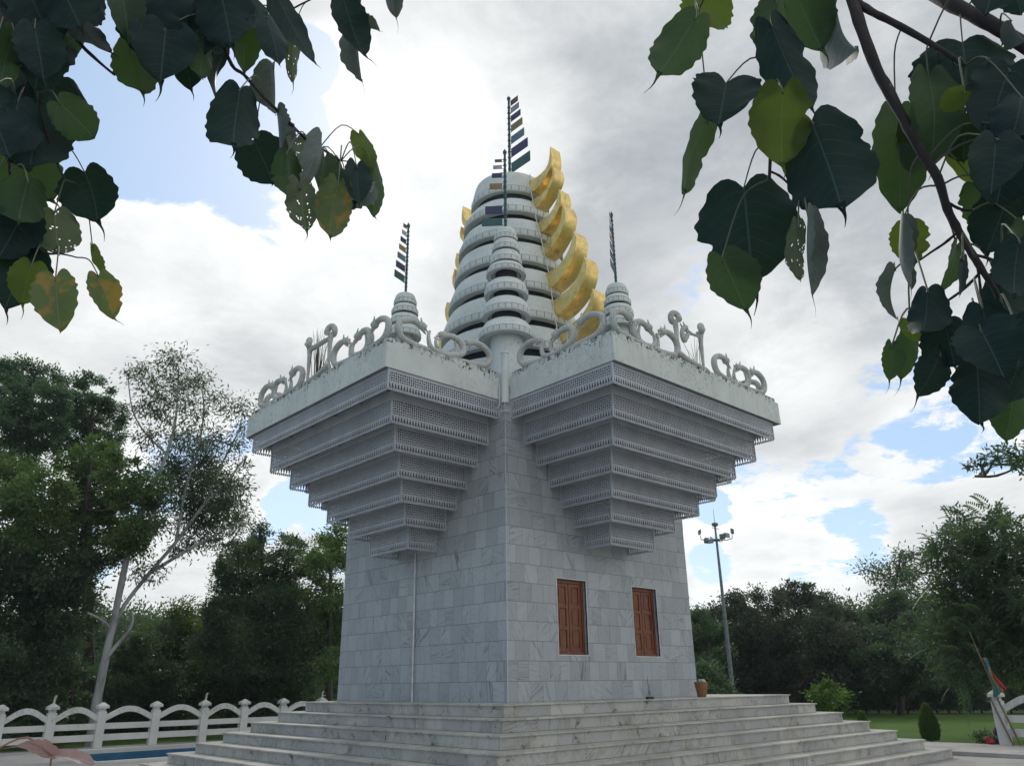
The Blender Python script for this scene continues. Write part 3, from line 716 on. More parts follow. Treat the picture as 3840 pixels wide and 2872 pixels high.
def marble(name, tw, h, z0, dark, light, dirt=0., veins=1.):
    t = NT(name); p = t.pos(); x, y, z = t.xyz(p)
    v = t.math('DIVIDE', t.math('SUBTRACT', z, z0), h); row = t.math('FLOOR', v)
    rr = t.n('ShaderNodeTexWhiteNoise', noise_dimensions='1D', inp={'W': row}).outputs[0]
    um = t.math('SUBTRACT', x, y); twr = t.math('MULTIPLY_ADD', rr, tw * .35, tw * .85)
    u = t.math('ADD', t.math('DIVIDE', um, twr), t.math('MULTIPLY', rr, 7.3)); col = t.math('FLOOR', u)
    wn = t.n('ShaderNodeTexWhiteNoise', noise_dimensions='2D', inp={'Vector': t.comb(col, row, 0.)})
    r1 = wn.outputs[0]; r2, r3, r4 = t.n('ShaderNodeSeparateColor', inp={0: wn.outputs[1]}).outputs
    fu = t.math('FRACT', u); fv = t.math('FRACT', v)
    eu = t.math('MULTIPLY', t.math('MINIMUM', fu, t.math('SUBTRACT', 1., fu)), twr)
    ev = t.math('MULTIPLY', t.math('MINIMUM', fv, t.math('SUBTRACT', 1., fv)), h)
    joint = t.mrange(t.math('MINIMUM', t.math('MULTIPLY', eu, 1.6), ev), .002, .008, 1., 0.)
    rot = t.n('ShaderNodeVectorRotate', rotation_type='Z_AXIS', inp={'Vector': t.comb(t.math('ADD', um, t.math('MULTIPLY', r2, 31.)), t.math('ADD', z, t.math('MULTIPLY', r3, 17.)), 0.), 'Angle': t.math('MULTIPLY', t.math('SUBTRACT', r1, .15), 3.6)}).outputs[0]
    sv_ = t.n('ShaderNodeVectorMath', operation='SCALE', inp={0: rot, 'Scale': t.math('MULTIPLY_ADD', r2, 1.1, .35)}).outputs[0]
    vn = t.noise(t.scalev(sv_, (24., 2.2, 1.)), 1., 7, .66, 1.3)
    fine = t.noise(t.scalev(rot, (70., 9., 1.)), 1., 4, .6, .5)
    vein = t.math('MULTIPLY', t.mrange(vn, .5, .68), t.math('MULTIPLY', t.math('ADD', t.math('POWER', r4, 1.3), .2), veins))
    base = t.mix(t.mrange(t.math('ADD', t.math('MULTIPLY', r3, .8), t.math('MULTIPLY', fine, .4)), .2, 1.), dark, light)
    c = t.mix(vein, base, tuple(q * .42 for q in dark))
    c = t.mix(t.mrange(fine, .35, .7, 0., .22), c, tuple(q * .65 for q in dark))
    big = t.noise(p, .9, 5, .6)
    c = t.mix(t.mrange(big, .4, .75, 0., .25), c, (light[0] * .72, light[1] * .74, light[2] * .66))
    if dirt:
        dn = t.noise(t.scalev(p, (2.2, 2.2, 3.)), 1., 8, .72, .4)
        c = t.mix(t.mrange(dn, .48, .70, 0., dirt * .75), c, (.23, .205, .145))
        dn2 = t.noise(t.scalev(p, (5., 5., 5.)), 1., 8, .75, .8)
        c = t.mix(t.math('MULTIPLY', t.mrange(dn2, .55, .64), t.mrange(dn, .47, .58, 0., 1.)), c, (.03, .028, .022))
    c = t.mix(t.math('MULTIPLY', joint, .8), c, (.12, .12, .115))
    t.set(color=c, rough=t.mrange(fine, .2, .8, .3, .5), normal=t.bump(t.math('SUBTRACT', t.math('MULTIPLY', r1, .15), joint), .35, .004))
    return t.mat
def whitewash(name, c, stain=1., zt=7.31, scale=1., deep=.35):
    """painted concrete with black mould runs below its upper edges"""
    t = NT(name); p = t.pos(); x, y, z = t.xyz(p)
    n1 = t.noise(p, 1.6, 6, .6); n2 = t.noise(p, 14., 5, .6)
    col = t.mix(t.mrange(n1, .35, .7), tuple(q * .86 for q in c), c)
    runs = t.noise(t.scalev(p, (9., 9., .9)), 1., 6, .66, .2)
    col = t.mix(t.mrange(runs, .5, .75, 0., .4 * stain), col, tuple(q * .55 for q in c))
    spots = t.noise(t.scalev(p, (13. * scale, 13. * scale, 7. * scale)), 1., 8, .72, 1.1)
    zone = t.noise(t.scalev(p, (1.1, 1.1, 1.1)), 1., 3, .6)
    top = t.mrange(z, zt - deep, zt - .01, 0., 1.)
    k = t.math('MULTIPLY', t.mrange(t.math('ADD', spots, t.math('MULTIPLY', top, .19)), .655, .72), t.mrange(zone, .36, .50))
    col = t.mix(t.math('MULTIPLY', k, stain), col, (.035, .037, .035))
    g = t.math('MULTIPLY', t.mrange(n2, .5, .7), t.mrange(zone, .45, .6, 0., .5 * stain))
    col = t.mix(g, col, (.2, .2, .165))
    t.set(color=col, rough=.75, normal=t.bump(t.math('ADD', n2, t.math('MULTIPLY', n1, .5)), .25, .01))
    return t.mat
def leafy(name, dark, light, trans=.35, rough=.45, tcol=None):
    t = NT(name); g = t.n('ShaderNodeNewGeometry').outputs['Random Per Island']
    big = t.noise(t.pos(), 1.1, 4, .6)
    c = t.mix(t.mrange(t.math('ADD', t.math('MULTIPLY', g, .5), t.math('MULTIPLY', big, 1.2)), .5, 1.2), dark, light)
    t.set(color=c, rough=rough, spec=.35)
    tr = t.n('ShaderNodeBsdfTranslucent', inp={0: t.mix(1., c, tcol or (1.5, 1.7, .7), 'MULTIPLY')}).outputs[0]
    m = t.n('ShaderNodeMixShader', inp={0: trans, 1: t.b.outputs[0], 2: tr}).outputs[0]
    t.t.links.new(m, t.out.inputs[0]); return t.mat
def leafmat(name, c1, c2, trans, tc, rough=.38, spots=None, spec=.5):
    """a single peepal leaf: midrib and side veins follow the blade"""
    t = NT(name); uv = t.n('ShaderNodeUVMap').outputs[0]; u, v, _ = t.xyz(uv)
    au = t.math('ABSOLUTE', u); n = t.noise(t.pos(), 22., 5, .6)
    c = t.mix(t.mrange(n, .35, .65), c1, c2)
    if spots:
        s = t.noise(t.pos(), 34., 3, .5, .6); c = t.mix(t.mrange(s, .5, .6), c, spots)
    side = t.math('FRACT', t.math('MULTIPLY', t.math('SUBTRACT', v, t.math('MULTIPLY', au, .28)), 8.))
    sv = t.math('MULTIPLY', t.mrange(t.math('ABSOLUTE', t.math('SUBTRACT', side, .5)), .0, .05, .55, 0.), t.mrange(au, .0, .9, 1., .25))
    vein = t.math('MAXIMUM', t.mrange(au, .008, .03, .8, 0.), sv)
    c = t.mix(t.math('MULTIPLY', vein, .8), c, tuple(min(.6, q * 2.4 + .03) for q in c2))
    t.set(color=c, rough=rough, spec=spec, normal=t.bump(t.math('ADD', t.math('MULTIPLY', vein, -.6), n), .25, .002))
    tcol = t.mix(t.math('MULTIPLY', vein, .5), tc, tuple(q * .18 for q in tc))
    if spots: tcol = t.mix(t.mrange(s, .5, .62), tcol, tuple(min(1., q * 2.) for q in spots))
    tr = t.n('ShaderNodeBsdfTranslucent', inp={0: tcol}).outputs[0]
    m = t.n('ShaderNodeMixShader', inp={0: trans, 1: t.b.outputs[0], 2: tr}).outputs[0]
    t.t.links.new(m, t.out.inputs[0]); return t.mat
def scaly(name, c):
    t = NT(name); p = t.pos()
    vo = t.n('ShaderNodeTexVoronoi', feature='DISTANCE_TO_EDGE', inp={'Vector': p, 'Scale': 30.}).outputs[0]
    n = t.noise(p, 7., 5, .65); e = t.mrange(vo, .0, .09)
    col = t.mix(e, tuple(q * .5 for q in c), c); col = t.mix(t.mrange(n, .48, .72, 0., .5), col, tuple(q * .55 for q in c))
    t.set(color=col, rough=.85, normal=t.bump(e, .6, .015)); return t.mat
def gold(name):
    t = NT(name); p = t.pos(); n = t.noise(p, 1.8, 4, .55, .4); f = t.noise(p, 9., 5, .6)
    c = t.mix(t.mrange(f, .4, .75), (.88, .66, .26), (.68, .48, .16))
    d = t.noise(t.scalev(p, (3., 3., 1.)), 1., 7, .7); c = t.mix(t.mrange(d, .56, .72, 0., .6), c, (.2, .13, .05))
    t.set(color=c, metal=.85, rough=t.mrange(f, .3, .7, .36, .52), normal=t.bump(t.math('ADD', n, t.math('MULTIPLY', f, .22)), .14, .04)); return t.mat
def wood(name):
    t = NT(name); p = t.pos(); g = t.noise(t.scalev(p, (38., 38., 2.5)), 1., 6, .6, .6); n = t.noise(p, 5., 4)
    c = t.mix(t.mrange(g, .3, .7), (.105, .030, .012), (.27, .085, .034)); c = t.mix(t.mrange(n, .45, .7, 0., .5), c, (.07, .022, .012))
    t.set(color=c, rough=.5, normal=t.bump(g, .2, .004)); return t.mat
def bark(name, a, b, sc=3.):
    t = NT(name); p = t.pos(); n = t.noise(t.scalev(p, (sc * 2, sc * 2, sc * .7)), 1., 6, .6, .5); f = t.noise(p, 30., 4)
    t.set(color=t.mix(t.mrange(n, .42, .64), a, b), rough=.8, normal=t.bump(f, .3, .01)); return t.mat
M = {}
M['marble'] = marble('marble_wall', .29, .331, 1.306, (.325, .352, .378), (.445, .475, .498))
M['step'] = marble('marble_riser', .68, .1866, 0., (.36, .365, .37), (.52, .51, .48), dirt=.9, veins=1.1)
M['tread'] = marble('marble_tread', .6, 50., -20., (.40, .395, .36), (.56, .54, .49), dirt=.8, veins=.5)
M['wash'] = whitewash('whitewashed_concrete', (.65, .69, .67), 1.)
M['wash2'] = whitewash('whitewashed_spire', (.70, .745, .735), .6, 99., .6, 120.)
M['fence'] = whitewash('white_fence_paint', (.66, .66, .64), .28, 1.2, 1., 1.)
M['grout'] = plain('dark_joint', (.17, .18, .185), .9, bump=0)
M['soffit'] = plain('darkened_soffit_grey', (.20, .21, .23), .8, var=.18, scale=2.)  # grey soffit, darkened to deepen the shade behind the lattice holes
M['jali'] = plain('lilac_grey_metal_screen', (.42, .435, .475), .5, var=.12, scale=3., bump=0)
M['dark'] = plain('painted_recess_shade', (.04, .044, .055), .9, bump=0)  # near-black colour stands in for the shade inside hollow openings
M['scale'] = scaly('scaly_white_cement', (.60, .62, .59))
M['gold'] = gold('gilded_sheet_metal')
M['wood'] = wood('varnished_wood')
M['pole'] = plain('green_pole_paint', (.018, .075, .075), .4, var=.3)
for k, c in dict(maroon=(.13, .065, .085), grey=(.34, .37, .42), navy=(.042, .046, .13), ochre=(.27, .19, .10), steel=(.10, .19, .26), teal=(.035, .10, .10)).items():
    M['f_' + k] = plain('flag_' + k, c, .6, bump=0, scale=3.)
M['pipe'] = plain('white_pipe', (.62, .63, .63), .5, bump=0)
M['strip'] = plain('pale_corner_mortar', (.52, .54, .56), .6, bump=0)
M['pave'] = None
def ground_mats():
    t = NT('concrete_paving'); p = t.pos(); n = t.noise(p, .7, 7, .65); f = t.noise(p, 25., 5, .6)
    c = t.mix(t.mrange(n, .35, .7), (.27, .26, .245), (.45, .44, .42)); c = t.mix(t.mrange(f, .45, .7, 0., .4), c, (.2, .2, .185))
    m = t.noise(p, 2.1, 6, .7, .4); c = t.mix(t.mrange(m, .58, .7, 0., .7), c, (.12, .115, .10))
    t.set(color=c, rough=.85, normal=t.bump(f, .3, .01)); M['pave'] = t.mat
    t = NT('lawn_grass'); p = t.pos(); n = t.noise(p, .45, 5, .6); f = t.noise(p, 28., 6, .75)
    c = t.mix(t.mrange(n, .35, .7), (.075, .135, .03), (.11, .19, .042)); c = t.mix(t.mrange(f, .4, .7, 0., .7), c, (.045, .085, .02))
    t.set(color=c, rough=.9, spec=.1, normal=t.bump(f, .8, .05)); M['lawn'] = t.mat
    t = NT('blue_pool_paint'); p = t.pos(); x, y, z = t.xyz(p); n = t.noise(t.scalev(p, (2., 2., 6.)), 1., 6, .65)
    c = t.mix(t.mrange(n, .4, .7), (.02, .115, .22), (.035, .16, .28)); t.set(color=c, rough=.55); M['pool'] = t.mat
    t = NT('still_water'); t.set(color=(.012, .03, .035), rough=.06, normal=t.bump(t.noise(t.pos(), 5., 3), .05, .01)); M['water'] = t.mat
ground_mats()
M['D'] = leafmat('peepal_leaf_shaded', (.008, .022, .024), (.013, .031, .031), .08, (.04, .11, .03), .55, spec=.14)  # leaves in shade: their shade and bluish glare put into the colour
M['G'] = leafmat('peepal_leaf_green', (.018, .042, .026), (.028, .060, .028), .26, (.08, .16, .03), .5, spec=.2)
M['Y'] = leafmat('peepal_leaf_lit', (.035, .065, .016), (.06, .09, .02), .42, (.13, .20, .028), .5, spec=.2)  # backlit leaves: glow put into a yellower, more translucent colour
M['H'] = leafmat('peepal_leaf_eaten', (.028, .055, .036), (.05, .075, .034), .22, (.13, .19, .04), .5)
M['S'] = leafmat('peepal_leaf_pale_back', (.075, .10, .095), (.125, .155, .145), .2, (.09, .14, .07), .55)
M['S2'] = leafmat('peepal_leaf_spotted', (.04, .075, .028), (.06, .10, .034), .34, (.16, .22, .04), .5, (.17, .12, .022))
M['P'] = leafmat('peepal_leaf_young_pink', (.27, .18, .18), (.37, .26, .25), .3, (.3, .18, .15), .55)
M['twig'] = bark('peepal_twig_bark', (.014, .011, .013), (.034, .023, .024), 20.)
M['stalk'] = plain('peepal_leaf_stalk', (.07, .085, .055), .5, bump=0)
M['stalkpink'] = plain('young_stalk', (.22, .10, .08), .5, bump=0)
M['bark'] = bark('dark_bark', (.035, .03, .024), (.07, .06, .05))
M['euc'] = bark('pale_eucalyptus_bark', (.30, .31, .31), (.15, .15, .145), 1.3)
M['t_blue'] = leafy('foliage_blue_green', (.05, .095, .072), (.09, .15, .105), .45)
M['t_green'] = leafy('foliage_fresh_green', (.065, .11, .048), (.115, .175, .07), .5)
M['t_dark'] = leafy('foliage_dark', (.048, .080, .060), (.085, .13, .085), .45)
M['t_mango'] = leafy('foliage_mango', (.044, .056, .050), (.085, .098, .082), .4)
M['t_euc'] = leafy('foliage_eucalyptus', (.042, .066, .05), (.085, .118, .08), .4)
M['t_yell'] = leafy('foliage_yellow_green', (.06, .095, .03), (.12, .15, .045), .5)
M['t_bright'] = leafy('foliage_shrub', (.05, .10, .022), (.11, .19, .045), .4)
# ------------------------------------------------------------------ camera
CAM = Vector((-9.417, -10.406, 1.6)); yaw, pit, rol = R(47.2816), R(21.1569), R(-.7639)
fw = Vector((math.cos(pit) * math.cos(yaw), math.cos(pit) * math.sin(yaw), math.sin(pit)))
rt = Vector((math.sin(yaw), -math.cos(yaw), 0)); up = rt.cross(fw)
r2 = rt * math.cos(rol) + up * math.sin(rol); u2 = up * math.cos(rol) - rt * math.sin(rol)
cd = bpy.data.cameras.new('camera'); cam = bpy.data.objects.new('camera', cd); C.objects.link(cam)
cam.matrix_world = Matrix(((r2.x, u2.x, -fw.x, CAM.x), (r2.y, u2.y, -fw.y, CAM.y), (r2.z, u2.z, -fw.z, CAM.z), (0, 0, 0, 1)))
cd.sensor_width = 36; cd.lens = 2911.2 / 3840 * 36; cd.clip_start = .05; cd.clip_end = 3000
bpy.context.scene.camera = cam
# ------------------------------------------------------------------ sky and sun
SUN_AZ, SUN_EL = R(53.95), R(40.3)
sc = bpy.context.scene
w = bpy.data.worlds.new('World'); sc.world = w; w.use_nodes = True
def build_world():
    t = NT.__new__(NT); t.t = w.node_tree
    for nd in list(t.t.nodes): t.t.nodes.remove(nd)
    out = t.n('ShaderNodeOutputWorld'); bg = t.n('ShaderNodeBackground')
    sky = t.n('ShaderNodeTexSky', sky_type='NISHITA', sun_disc=False, sun_elevation=SUN_EL, sun_rotation=PI / 2 - SUN_AZ, air_density=1., dust_density=.6, ozone_density=1.2)
    d = t.n('ShaderNodeVectorMath', operation='NORMALIZE', inp={0: t.n('ShaderNodeTexCoord').outputs['Generated']}).outputs[0]
    x, y, z = t.xyz(d); zc = t.math('ADD', t.math('MAXIMUM', z, 0.), .18)
    p = t.comb(t.math('DIVIDE', x, zc), t.math('DIVIDE', y, zc), t.math('MULTIPLY', z, 1.5))
    def blobs(lst):
        s = None
        for (c, r, k) in lst:
            dt = t.n('ShaderNodeVectorMath', operation='DOT_PRODUCT', inp={0: d, 1: c}).outputs['Value']
            m = t.mrange(dt, math.cos(R(r)), 1. - (1 - math.cos(R(r))) * .12, 0., k, True)
            s = m if s is None else t.math('ADD', s, m)
        return s
    n1 = t.noise(p, 2.3, 10, .6, .25); n2 = t.noise(p, 6.5, 10, .66, .2); n3 = t.noise(p, 1.5, 6, .55)
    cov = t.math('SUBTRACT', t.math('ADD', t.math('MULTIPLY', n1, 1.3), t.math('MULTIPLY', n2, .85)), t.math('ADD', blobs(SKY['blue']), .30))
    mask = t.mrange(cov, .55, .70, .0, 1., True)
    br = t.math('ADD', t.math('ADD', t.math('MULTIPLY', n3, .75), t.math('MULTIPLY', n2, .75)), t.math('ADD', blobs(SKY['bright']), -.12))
    edge = t.mrange(cov, .58, 1.0, .25, 0.)          # thin cloud rims are brightest
    br = t.math('ADD', br, edge)
    cc = t.ramp(t.mrange(br, .25, 1.15), [(0., (.38, .415, .46)), (.3, (.56, .59, .62)), (.6, (.82, .84, .85)), (1., (1.10, 1.12, 1.12))])
    veil = t.mix(1., t.mix(1., sky.outputs[0], (.072, .070, .078), 'MULTIPLY'), (.24, .352, .425), 'ADD')
    col = t.mix(mask, veil, cc)
    col = t.mix(1., col, (10., 10., 10.), 'MULTIPLY')
    t.t.links.new(col, bg.inputs[0]); bg.inputs[1].default_value = .1
    t.t.links.new(bg.outputs[0], out.inputs[0])
build_world()
sd = bpy.data.lights.new('sun', 'SUN'); sd.energy = 1.2; sd.angle = R(10); sd.color = (1., .95, .87)
so = bpy.data.objects.new('sun', sd); C.objects.link(so)
so.rotation_euler = (R(90) - SUN_EL, 0, SUN_AZ + R(90)); so.location = (30, 40, 40)
sc.view_settings.view_transform = 'Standard'; sc.view_settings.look = 'None'; sc.view_settings.gamma = 1; sc.view_settings.exposure = EXPOSURE
# ------------------------------------------------------------------ ground
def rect_hole(x0, x1, y0, y1, hx0, hx1, hy0, hy1, z, mb):
    v = [(x0, y0, z), (x1, y0, z), (x1, y1, z), (x0, y1, z), (hx0, hy0, z), (hx1, hy0, z), (hx1, hy1, z), (hx0, hy1, z)]
    mb.add(v, [(0, 1, 5, 4), (1, 2, 6, 5), (2, 3, 7, 6), (3, 0, 4, 7)])
PX0, PX1, PY0, PY1 = -2.95, 3.2, 11.35, 14.75
b = MB(); rect_hole(-400, 400, -400, 400, PX0, PX1, PY0, PY1, -.06, b); tag(b.build('ground', M['lawn']), kind='structure')
b = MB(); rect_hole(-30, 10.6, -30, 16.9, PX0, PX1, PY0, PY1, -.001, b)
tag(b.build('paving', M['pave']), kind='structure')
b = MB(); b.box(10.6, 13.25, -30, 16.9, -.05, .085); tag(b.build('terrace', M['pave']), kind='structure')
b = MB()
b.add([(PX0, PY0, -.05), (PX1, PY0, -.05), (PX1, PY1, -.05), (PX0, PY1, -.05), (PX0, PY0, -.8), (PX1, PY0, -.8), (PX1, PY1, -.8), (PX0, PY1, -.8)], [(0, 1, 5, 4), (1, 2, 6, 5), (2, 3, 7, 6), (3, 0, 4, 7), (4, 5, 6, 7)])
pool = thing('pool', 'sunken rectangular pool painted blue inside, in front of the white fence', 'pool')
b.build('basin', M['pool'], pool)
b = MB(); q = .17
b.box(PX0 - q, PX1 + q, PY0 - q, PY0, -.05, .006); b.box(PX0 - q, PX1 + q, PY1, PY1 + q, -.05, .06); b.box(PX0 - q, PX0, PY0, PY1, -.05, .02); b.box(PX1, PX1 + q, PY0, PY1, -.05, .02)
b.build('coping', M['fence'], pool)
b = MB(); b.box(PX0 + .002, PX1 - .002, PY0 + .55, PY0 + .58, -.6, -.25); b.build('ledge', M['fence'], pool)
b = MB(); b.add([(PX0, PY0, -.5), (PX1, PY0, -.5), (PX1, PY1, -.5), (PX0, PY1, -.5)], [(0, 1, 2, 3)]); tag(b.build('water', M['water']), kind='structure')
# ------------------------------------------------------------------ stepped platform
WX, WY, ZP, RI, TR = 5.424, 5.487, 1.3062, .1866, .3897
plat = thing('stepped_platform', 'seven tiered grey marble steps forming the platform under the temple', 'steps')
for i in range(7):
    s = i * TR; z1 = ZP - i * RI; z0 = z1 - RI
    x0, y0, x1, y1 = -.854 - s, -.854 - s, WX + 2.195 + s, WY - .204 + s
    b = MB(); dz = .0 if i == 6 else .0
    b.box(x0, x1, y0, y1, z0 + .002, z1 - .022, 0)
    b.box(x0 - .03, x1 + .03, y0 - .03, y1 + .03, z1 - .022, z1, 1)     # projecting tread slab
    b.build('step', [M['step'], M['tread']], plat)
b = MB(); b.box(-.012, WX + .03, WY - .206, WY + .05, 0, ZP - .001); b.build('plinth', M['step'], plat)
# ------------------------------------------------------------------ temple
temple = thing('temple', 'white marble temple tower with flaring latticed eaves, ringed spire and gilded fins', 'temple', (0, 0, 0))
ZB, ZT, ZL = 6.724, 7.2, 7.31
WIN = [(1.262, 2.057, 2.083, 3.435), (3.452, 4.240, 2.083, 3.424)]
def wall_body():
    b = MB(); xs = [0.] + [q for w_ in WIN for q in w_[:2]] + [WX]; zt = 7.02
    for i in range(len(xs) - 1):
        a, c = xs[i], xs[i + 1]; wn = [w_ for w_ in WIN if abs(w_[0] - a) < 1e-6]
        spans = [(ZP, zt)] if not wn else [(ZP, wn[0][2]), (wn[0][3], zt)]
        for (z0, z1) in spans: b.add([(a, 0, z0), (c, 0, z0), (c, 0, z1), (a, 0, z1)], [(0, 1, 2, 3)])
        if wn:
            x0, x1, z0, z1 = wn[0]; dd = .2
            v = [(x0, 0, z0), (x1, 0, z0), (x1, 0, z1), (x0, 0, z1), (x0, dd, z0), (x1, dd, z0), (x1, dd, z1), (x0, dd, z1)]
            b.add(v, [(0, 1, 5, 4), (1, 2, 6, 5), (2, 3, 7, 6), (3, 0, 4, 7), (4, 5, 6, 7)])
    b.add([(0, 0, ZP), (0, WY, ZP), (0, WY, zt), (0, 0, zt), (WX, 0, ZP), (WX, WY, ZP), (WX, WY, zt), (WX, 0, zt)], [(0, 3, 2, 1), (4, 5, 6, 7), (1, 2, 6, 5), (3, 7, 6, 2)])
    return b.build('wall', M['marble'], temple)
wall_body()
b = MB(); b.lathe([(.0, 7.72), (.06, 7.72), (.085, 7.70), (.085, 7.68), (.07, 7.66), (.075, 6.64)], (.05, .05), 24); b.box(.2, .9, .2, .9, 7.021, 7.4)
b.build('corner_pier', M['wash2'], temple, .6)
for (x0, x1, z0, z1) in WIN:
    wnd = link('window', None, temple)
    def fnw(x, y, z): return (x, y, z)
    b = MB(); tr = .014
    b.box(x0 - tr, x1 + tr, -.006, .03, z1, z1 + tr); b.box(x0 - tr, x1 + tr, -.006, .03, z0 - tr, z0); b.box(x0 - tr, x0, -.006, .03, z0, z1); b.box(x1, x1 + tr, -.006, .03, z0, z1)
    b.build('edging', M['pipe'], wnd)
    b = MB(); f = .055; y0, y1 = .075, .16
    b.box(x0 + .002, x1 - .002, y0, y1, z1 - f - .01, z1 - .002); b.box(x0 + .002, x1 - .002, y0, y1, z0 + .002, z0 + f); b.box(x0 + .002, x0 + f, y0 + .001, y1, z0 + f, z1 - f - .01); b.box(x1 - f, x1 - .002, y0 + .001, y1, z0 + f, z1 - f - .01)
    b.build('frame', M['wood'], wnd)
    xm = (x0 + x1) / 2
    for (a, c) in ((x0 + f + .003, xm - .008), (xm + .008, x1 - f - .003)):
        b = MB(); za, zb = z0 + f + .004, z1 - f - .014; st = .062; h = (zb - za - 4 * .06) / 3
        b.box(a, a + st, .095, .13, za, zb); b.box(c - st, c, .095, .13, za, zb)
        for k in range(4): b.box(a + st, c - st, .0955, .1295, za + k * (h + .06), za + k * (h + .06) + .06)
        for k in range(3):
            zz = za + .06 + k * (h + .06); b.box(a + st, c - st, .114, .128, zz, zz + h)
            b.mbox(fnw, a + st + .03, c - st - .03, .102, .1139, zz + .04, zz + h - .04)
        b.build('shutter', M['wood'], wnd)
def pipe(pts, r, name='drainpipe'):
    b = MB(); b.tube(pts, r, 8); return b.build(name, M['pipe'], temple, .8)
pipe([(-.03, 2.69, ZP), (-.03, 2.73, 4.1)], .017)
b = MB(); b.box(-.007, .004, -.007, .004, ZP, 6.63); b.build('corner_strip', M['strip'], temple)
pipe([(-.04, .10, 7.0), (-.04, .11, 6.60), (-.05, .16, 6.55), (-.08, .4, 6.54)], .014); pipe([(-.05, .07, 6.46), (-.045, -.045, 6.45), (.07, -.05, 6.46)], .012, 'pipe_clamp')

EK = [.170, .499, .817, 1.141, 1.457, 1.773, 2.090]; FK = [5.366, 5.070, 4.712, 4.435, 4.146, 3.734, 3.419]; DK = [2.550, 2.235, 1.925, 1.603, 1.301, .991, .676]
ZK = [6.323, 5.870, 5.493, 5.122, 4.764, 4.411, 4.043]; PE, PF, PD = .145, 5.615, 2.63
CS = .046
def jali_panel(b, fn, s0, s1, zb, ztop):
    """pierced screen: fn(s, z) -> point; fringe, row of tall triangles, lattice rows, plain head"""
    L = s1 - s0; n = max(3, round(L / CS)); c = L / n; H = ztop - zb
    def q(v, f): b.add([fn(s0 + a, zb + z) for a, z in v], f)
    z1, z2, z3 = .048, .15, .165; rows = min(6, int((H - z3 - .02) / CS)); tl = z3 + rows * CS
    q([(0, z1 - .008), (L, z1 - .008), (L, z1), (0, z1)], [(0, 1, 2, 3)]); q([(0, z2), (L, z2), (L, z3), (0, z3)], [(0, 1, 2, 3)]); q([(0, tl), (L, tl), (L, H), (0, H)], [(0, 1, 2, 3)])
    nt = max(2, round(L / (CS * 1.35))); ct = L / nt; h = z2 - z1; z = z1
    for i in range(nt):
        a = i * ct
        q([(a, z), (a + ct, z), (a + ct, z + h), (a, z + h), (a + .07 * ct, z + .002), (a + .93 * ct, z + .002), (a + .60 * ct, z + h * .97), (a + .40 * ct, z + h * .97)], [(0, 1, 5, 4), (1, 2, 6, 5), (2, 3, 7, 6), (3, 0, 4, 7)])
    for i in range(n):
        a = i * c
        q([(a + .14 * c, z1 - .0075), (a + .86 * c, z1 - .0075), (a + .86 * c, .018), (a + .64 * c, 0), (a + .36 * c, 0), (a + .14 * c, .018)], [(0, 1, 2, 3, 4, 5)])
        for r in range(rows):
            z = z3 + r * CS; o = []
            for k in range(8):
                an = PI / 4 * k - 3 * PI / 4; e = 1 / max(abs(math.cos(an)), abs(math.sin(an)))
                o.append((a + c * (.5 + .5 * math.cos(an) * e), z + CS * (.5 + .5 * math.sin(an) * e)))
            big = (i + r) % 2 == 0
            for k in range(8):
                an = PI / 4 * k - 3 * PI / 4; rr = .41 if (big or k % 2 == 1) else .29
                o.append((a + c * (.5 + rr * math.cos(an)), z + CS * (.5 + rr * math.sin(an))))
            q(o, [(k, (k + 1) % 8, 8 + (k + 1) % 8, 8 + k) for k in range(8)])
